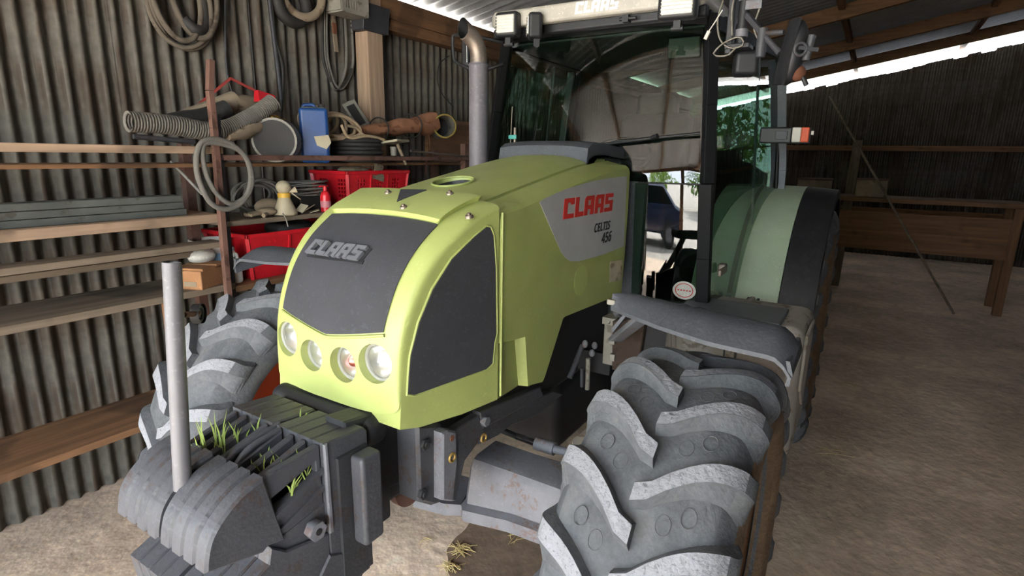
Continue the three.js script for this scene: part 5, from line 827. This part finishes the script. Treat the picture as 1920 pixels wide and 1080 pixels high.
// --- things hanging on the wall
{
  const X = WALL + .06;
  const ring = (a, b, ry, rz, r, mat, tilt = 0, dx = 0) => { const c = at(a, b, 'x', X + dx), pts = []; for (let k = 0; k < 16; k++) { const t = k / 16 * 6.2832; pts.push(V(c.x + .03 * Math.sin(t + tilt), c.y + ry * Math.sin(t), c.z + rz * Math.cos(t))); } return tube(pts, r, 60, 8, true); };
  const bl = thing('drive_belts', 'old drive belts hanging on the corrugated wall', 'belts'); for (const [a, b, ry, rz, r] of [[330, -10, .24, .13, .016], [338, 10, .22, .16, .014], [345, -5, .27, .18, .013], [362, -20, .26, .12, .018]]) part('belt', ring(a, b, ry, rz, r, m.cloth, a), m.beltOld, bl);
  const tc = at(375, 15, 'x', X); solo('dark_hose', 'dark hose hanging beside the old belts', 'hose', tube([V(X, 3.05, tc.z), V(X, tc.y - .05, tc.z - .02), V(X + .03, tc.y - .13, tc.z + .05), V(X, tc.y - .08, tc.z + .1)], .03, 30, 10), m.hoseDark);
  const r1 = at(560, 0, 'x', X), rg = thing('hanging_ring', 'pale rubber ring hanging on the corrugated wall', 'ring', undefined, [X + .04, r1.y + .02, r1.z]); part('ring', place(new THREE.TorusGeometry(.13, .028, 10, 36), [0, 0, 0], [0, Math.PI / 2 - .3, 0]), m.cloth, rg); part('dark_disc', place(new THREE.TorusGeometry(.11, .04, 10, 30), [-.03, -.06, .06], [0, Math.PI / 2, 0]), m.hoseDark, rg);
  const lp = thing('hanging_cable', 'long black cable loop hanging on the wall beside the timber post', 'cable'); for (const [dx, w] of [[0, 26], [4, 22], [-4, 18]]) part('cable_turn', tube([[632 - w + dx, -60], [630 - w + dx, 60], [634 - w + dx, 120], [632 + dx, 168], [634 + w + dx, 130], [634 + w + dx, 60], [626 + w + dx, -60]].map(([a, b]) => at(a, b, 'x', X)), .011, 60, 7), dx ? m.ropeGrey : m.hoseDark, lp);
  const st = thing('hanging_strap', 'pale strap with a red tag hanging inside the cable loop', 'strap'); part('strap', tubeBox([at(620, -30, 'x', X), at(626, 50, 'x', X), at(631, 98, 'x', X)], .012, .035), m.cloth, st); const rtg = at(627, 53, 'x', X + .012); part('tag', box(.014, .07, .03, [rtg.x, rtg.y, rtg.z]), m.rust, st);
  solo('wall_pole', 'dark thin pole leaning against the corrugated wall above the hoses', 'pole', bar(at(500, -40, 'x', X), at(528, 190, 'x', X), .014, 8), m.ironDark); solo('wall_pole', 'bent grey rod hanging on the corrugated wall above the red triangle', 'pole', tube([at(422, -30, 'x', X), at(424, 120, 'x', X), at(437, 180, 'x', X)], .007, 20, 6), m.ironDark);
  solo('wall_hose', 'black hose hanging down behind the ribbed hose end', 'hose', tube([at(506, -20, 'x', X), at(515, 70, 'x', X), at(530, 130, 'x', X), at(526, 210, 'x', X)], .014, 30, 8), m.hoseDark);
  const kc = at(668, 18, 'x', WALL + .2), k = thing('grey_basket', 'grey slotted plastic basket fixed beside the timber post', 'basket', undefined, [kc.x, kc.y + .03, kc.z + .06]);
  part('basket_wall', plateX([[-.12, -.07], [.12, -.07], [.13, .17], [-.13, .17]], .05, .06, 0, [0, 1, 2, 3, 4].flatMap((i) => [[[-.1 + i * .042, .06], [-.07 + i * .042, .06], [-.08 + i * .042, .14], [-.11 + i * .042, .14]], [[-.02 + i * .024, -.05], [-.008 + i * .024, -.05], [-.008 + i * .024, 0], [-.02 + i * .024, 0]]])), m.palePlastic, k); part('basket_back', plateX([[-.12, -.07], [.12, -.07], [.13, .17], [-.13, .17]], -.1, -.09), m.palePlastic, k); part('basket_base', box(.16, .012, .24, [-.02, -.075, 0]), m.palePlastic, k);
  for (const z of [.125, -.125]) part('basket_end', box(.15, .24, .01, [-.02, .05, z]), m.palePlastic, k);
  solo('wall_string', 'thin dark string hanging on the corrugated wall behind the exhaust', 'string', tube([at(842, 105, 'x', X), at(824, 120, 'x', X), at(820, 150, 'x', X), at(830, 178, 'x', X), at(850, 200, 'x', X)], .005, 24, 5), m.hoseDark);
}
// ---------------------------------------------------------------- pipe standing on the weights, grass, straw
{
  const b = at(343, 916, 'x', .0), t = at(322, 492, 'x', -.02);
  const p = thing('steel_pipe', 'upright grey steel pipe standing on the front weights', 'pipe');
  const g = new THREE.LatheGeometry([[.0145, 0], [.0195, .0], [.0195, 1], [.0145, 1], [.0145, .9], [0, .9]].map(([r, y]) => new THREE.Vector2(r, y * b.distanceTo(t))), 26); g.applyQuaternion(new THREE.Quaternion().setFromUnitVectors(V(0, 1, 0), t.clone().sub(b).normalize())).translate(b.x, b.y, b.z);
  part('pipe_wall', g, m.pipe, p);
  const k = at(372, 588, 'x', -.06), a = at(345, 590, 'x', -.02); part('hand_wheel', merge(place(new THREE.TorusGeometry(.018, .006, 8, 26), k, [0, -.9, 0]), place(new THREE.CylinderGeometry(.024, .024, .02, 26, 1, true).rotateX(Math.PI / 2), k, [0, -.9, 0]), ...[0, 1, 2].map((i) => place(box(.034, .003, .004, [0, 0, 0], [0, 0, i * 1.047]), k, [0, -.9, 0]))), m.black, p, 'black spoked plastic knob'); part('spindle', bar(a, k, .007, 10), m.rustPole, p);
  // grass blades growing out of the weights
  const tuft = (px, py, X, n, hgt, lab, mat = m.grass) => { const c = at(px, py, 'x', X), pos = []; for (let i = 0; i < n; i++) { const x = c.x + rr(-.018, .018), z = c.z + rr(-.035, .035), h = hgt * rr(.6, 1.4), lx = rr(-.02, .02), lz = rr(-.035, .035), w = rr(.0009, .0018), y0 = c.y - .03; const q = [V(x, y0, z), V(x + lx * .4, y0 + h * .6, z + lz * .4), V(x + lx, y0 + h, z + lz)]; const s = V(w, 0, -w); pos.push(...[q[0].clone().sub(s), q[0].clone().add(s), q[1].clone().add(s), q[0].clone().sub(s), q[1].clone().add(s), q[1].clone().sub(s), q[1].clone().sub(s), q[1].clone().add(s), q[2]].flatMap((v) => v.toArray())); }
    const gg = new THREE.BufferGeometry(); gg.setAttribute('position', new THREE.Float32BufferAttribute(pos, 3)); gg.computeVertexNormals(); const o = solo('grass_tuft', lab, 'grass', gg, mat); return o; };
  tuft(392, 835, -.08, 14, .085, 'tall green grass tuft growing between the weights beside the pipe'); tuft(425, 825, -.08, 10, .07, 'green grass tuft growing in the rear slot of the weights'); tuft(462, 808, -.06, 8, .05, 'small grass tuft in the slot near the weight tops');
  tuft(485, 860, .07, 5, .04, 'few short grass blades between the grip bars'); tuft(510, 858, .09, 6, .045, 'short grass blades on the middle grip bars'); tuft(535, 862, .12, 5, .045, 'grass blades on the outer grip bar'); tuft(560, 900, .17, 9, .06, 'grass inside the window of the outermost weight'); tuft(577, 760, .0, 3, .03, 'tiny grass sprig on the weight tops');
  const straw = (px, py, n, s, lab) => { const c = at(px, py, 'y', 0), l = []; for (let i = 0; i < n; i++) { const a = rr(0, 6.28), L = s * rr(.5, 1.2), x = rr(-.3, .3) * s, z = rr(-.3, .3) * s, y = .004 + rr(0, .012); l.push(tube([V(x - Math.cos(a) * L / 2, y, z - Math.sin(a) * L / 2), V(x, y + .006, z + rr(-.01, .01)), V(x + Math.cos(a) * L / 2, y, z + Math.sin(a) * L / 2)], .0018, 6, 4)); } solo('straw_wisp', lab, 'straw', merge(l), m.grassDry, undefined, [c.x, 0, c.z]); };
  straw(865, 1033, 26, .09, 'clump of pale straw on the earth floor beside the oil stain'); straw(845, 1065, 22, .08, 'second clump of pale straw nearer the weights'); straw(965, 1010, 5, .1, 'few straw stalks lying on the oil stain'); straw(800, 1017, 4, .06, 'thin straw bits on the bare floor');
  straw(1560, 850, 5, .22, 'long dry stalks on the floor behind the front wheel'); straw(1590, 720, 4, .15, 'dry stalks in the dark rear floor');
}
for (const o of scene.children) if (o.isDirectionalLight !== true) o.traverse?.((q) => { if (q.isMesh && q.material.transmission) q.castShadow = false; });
renderer.render(scene, camera);
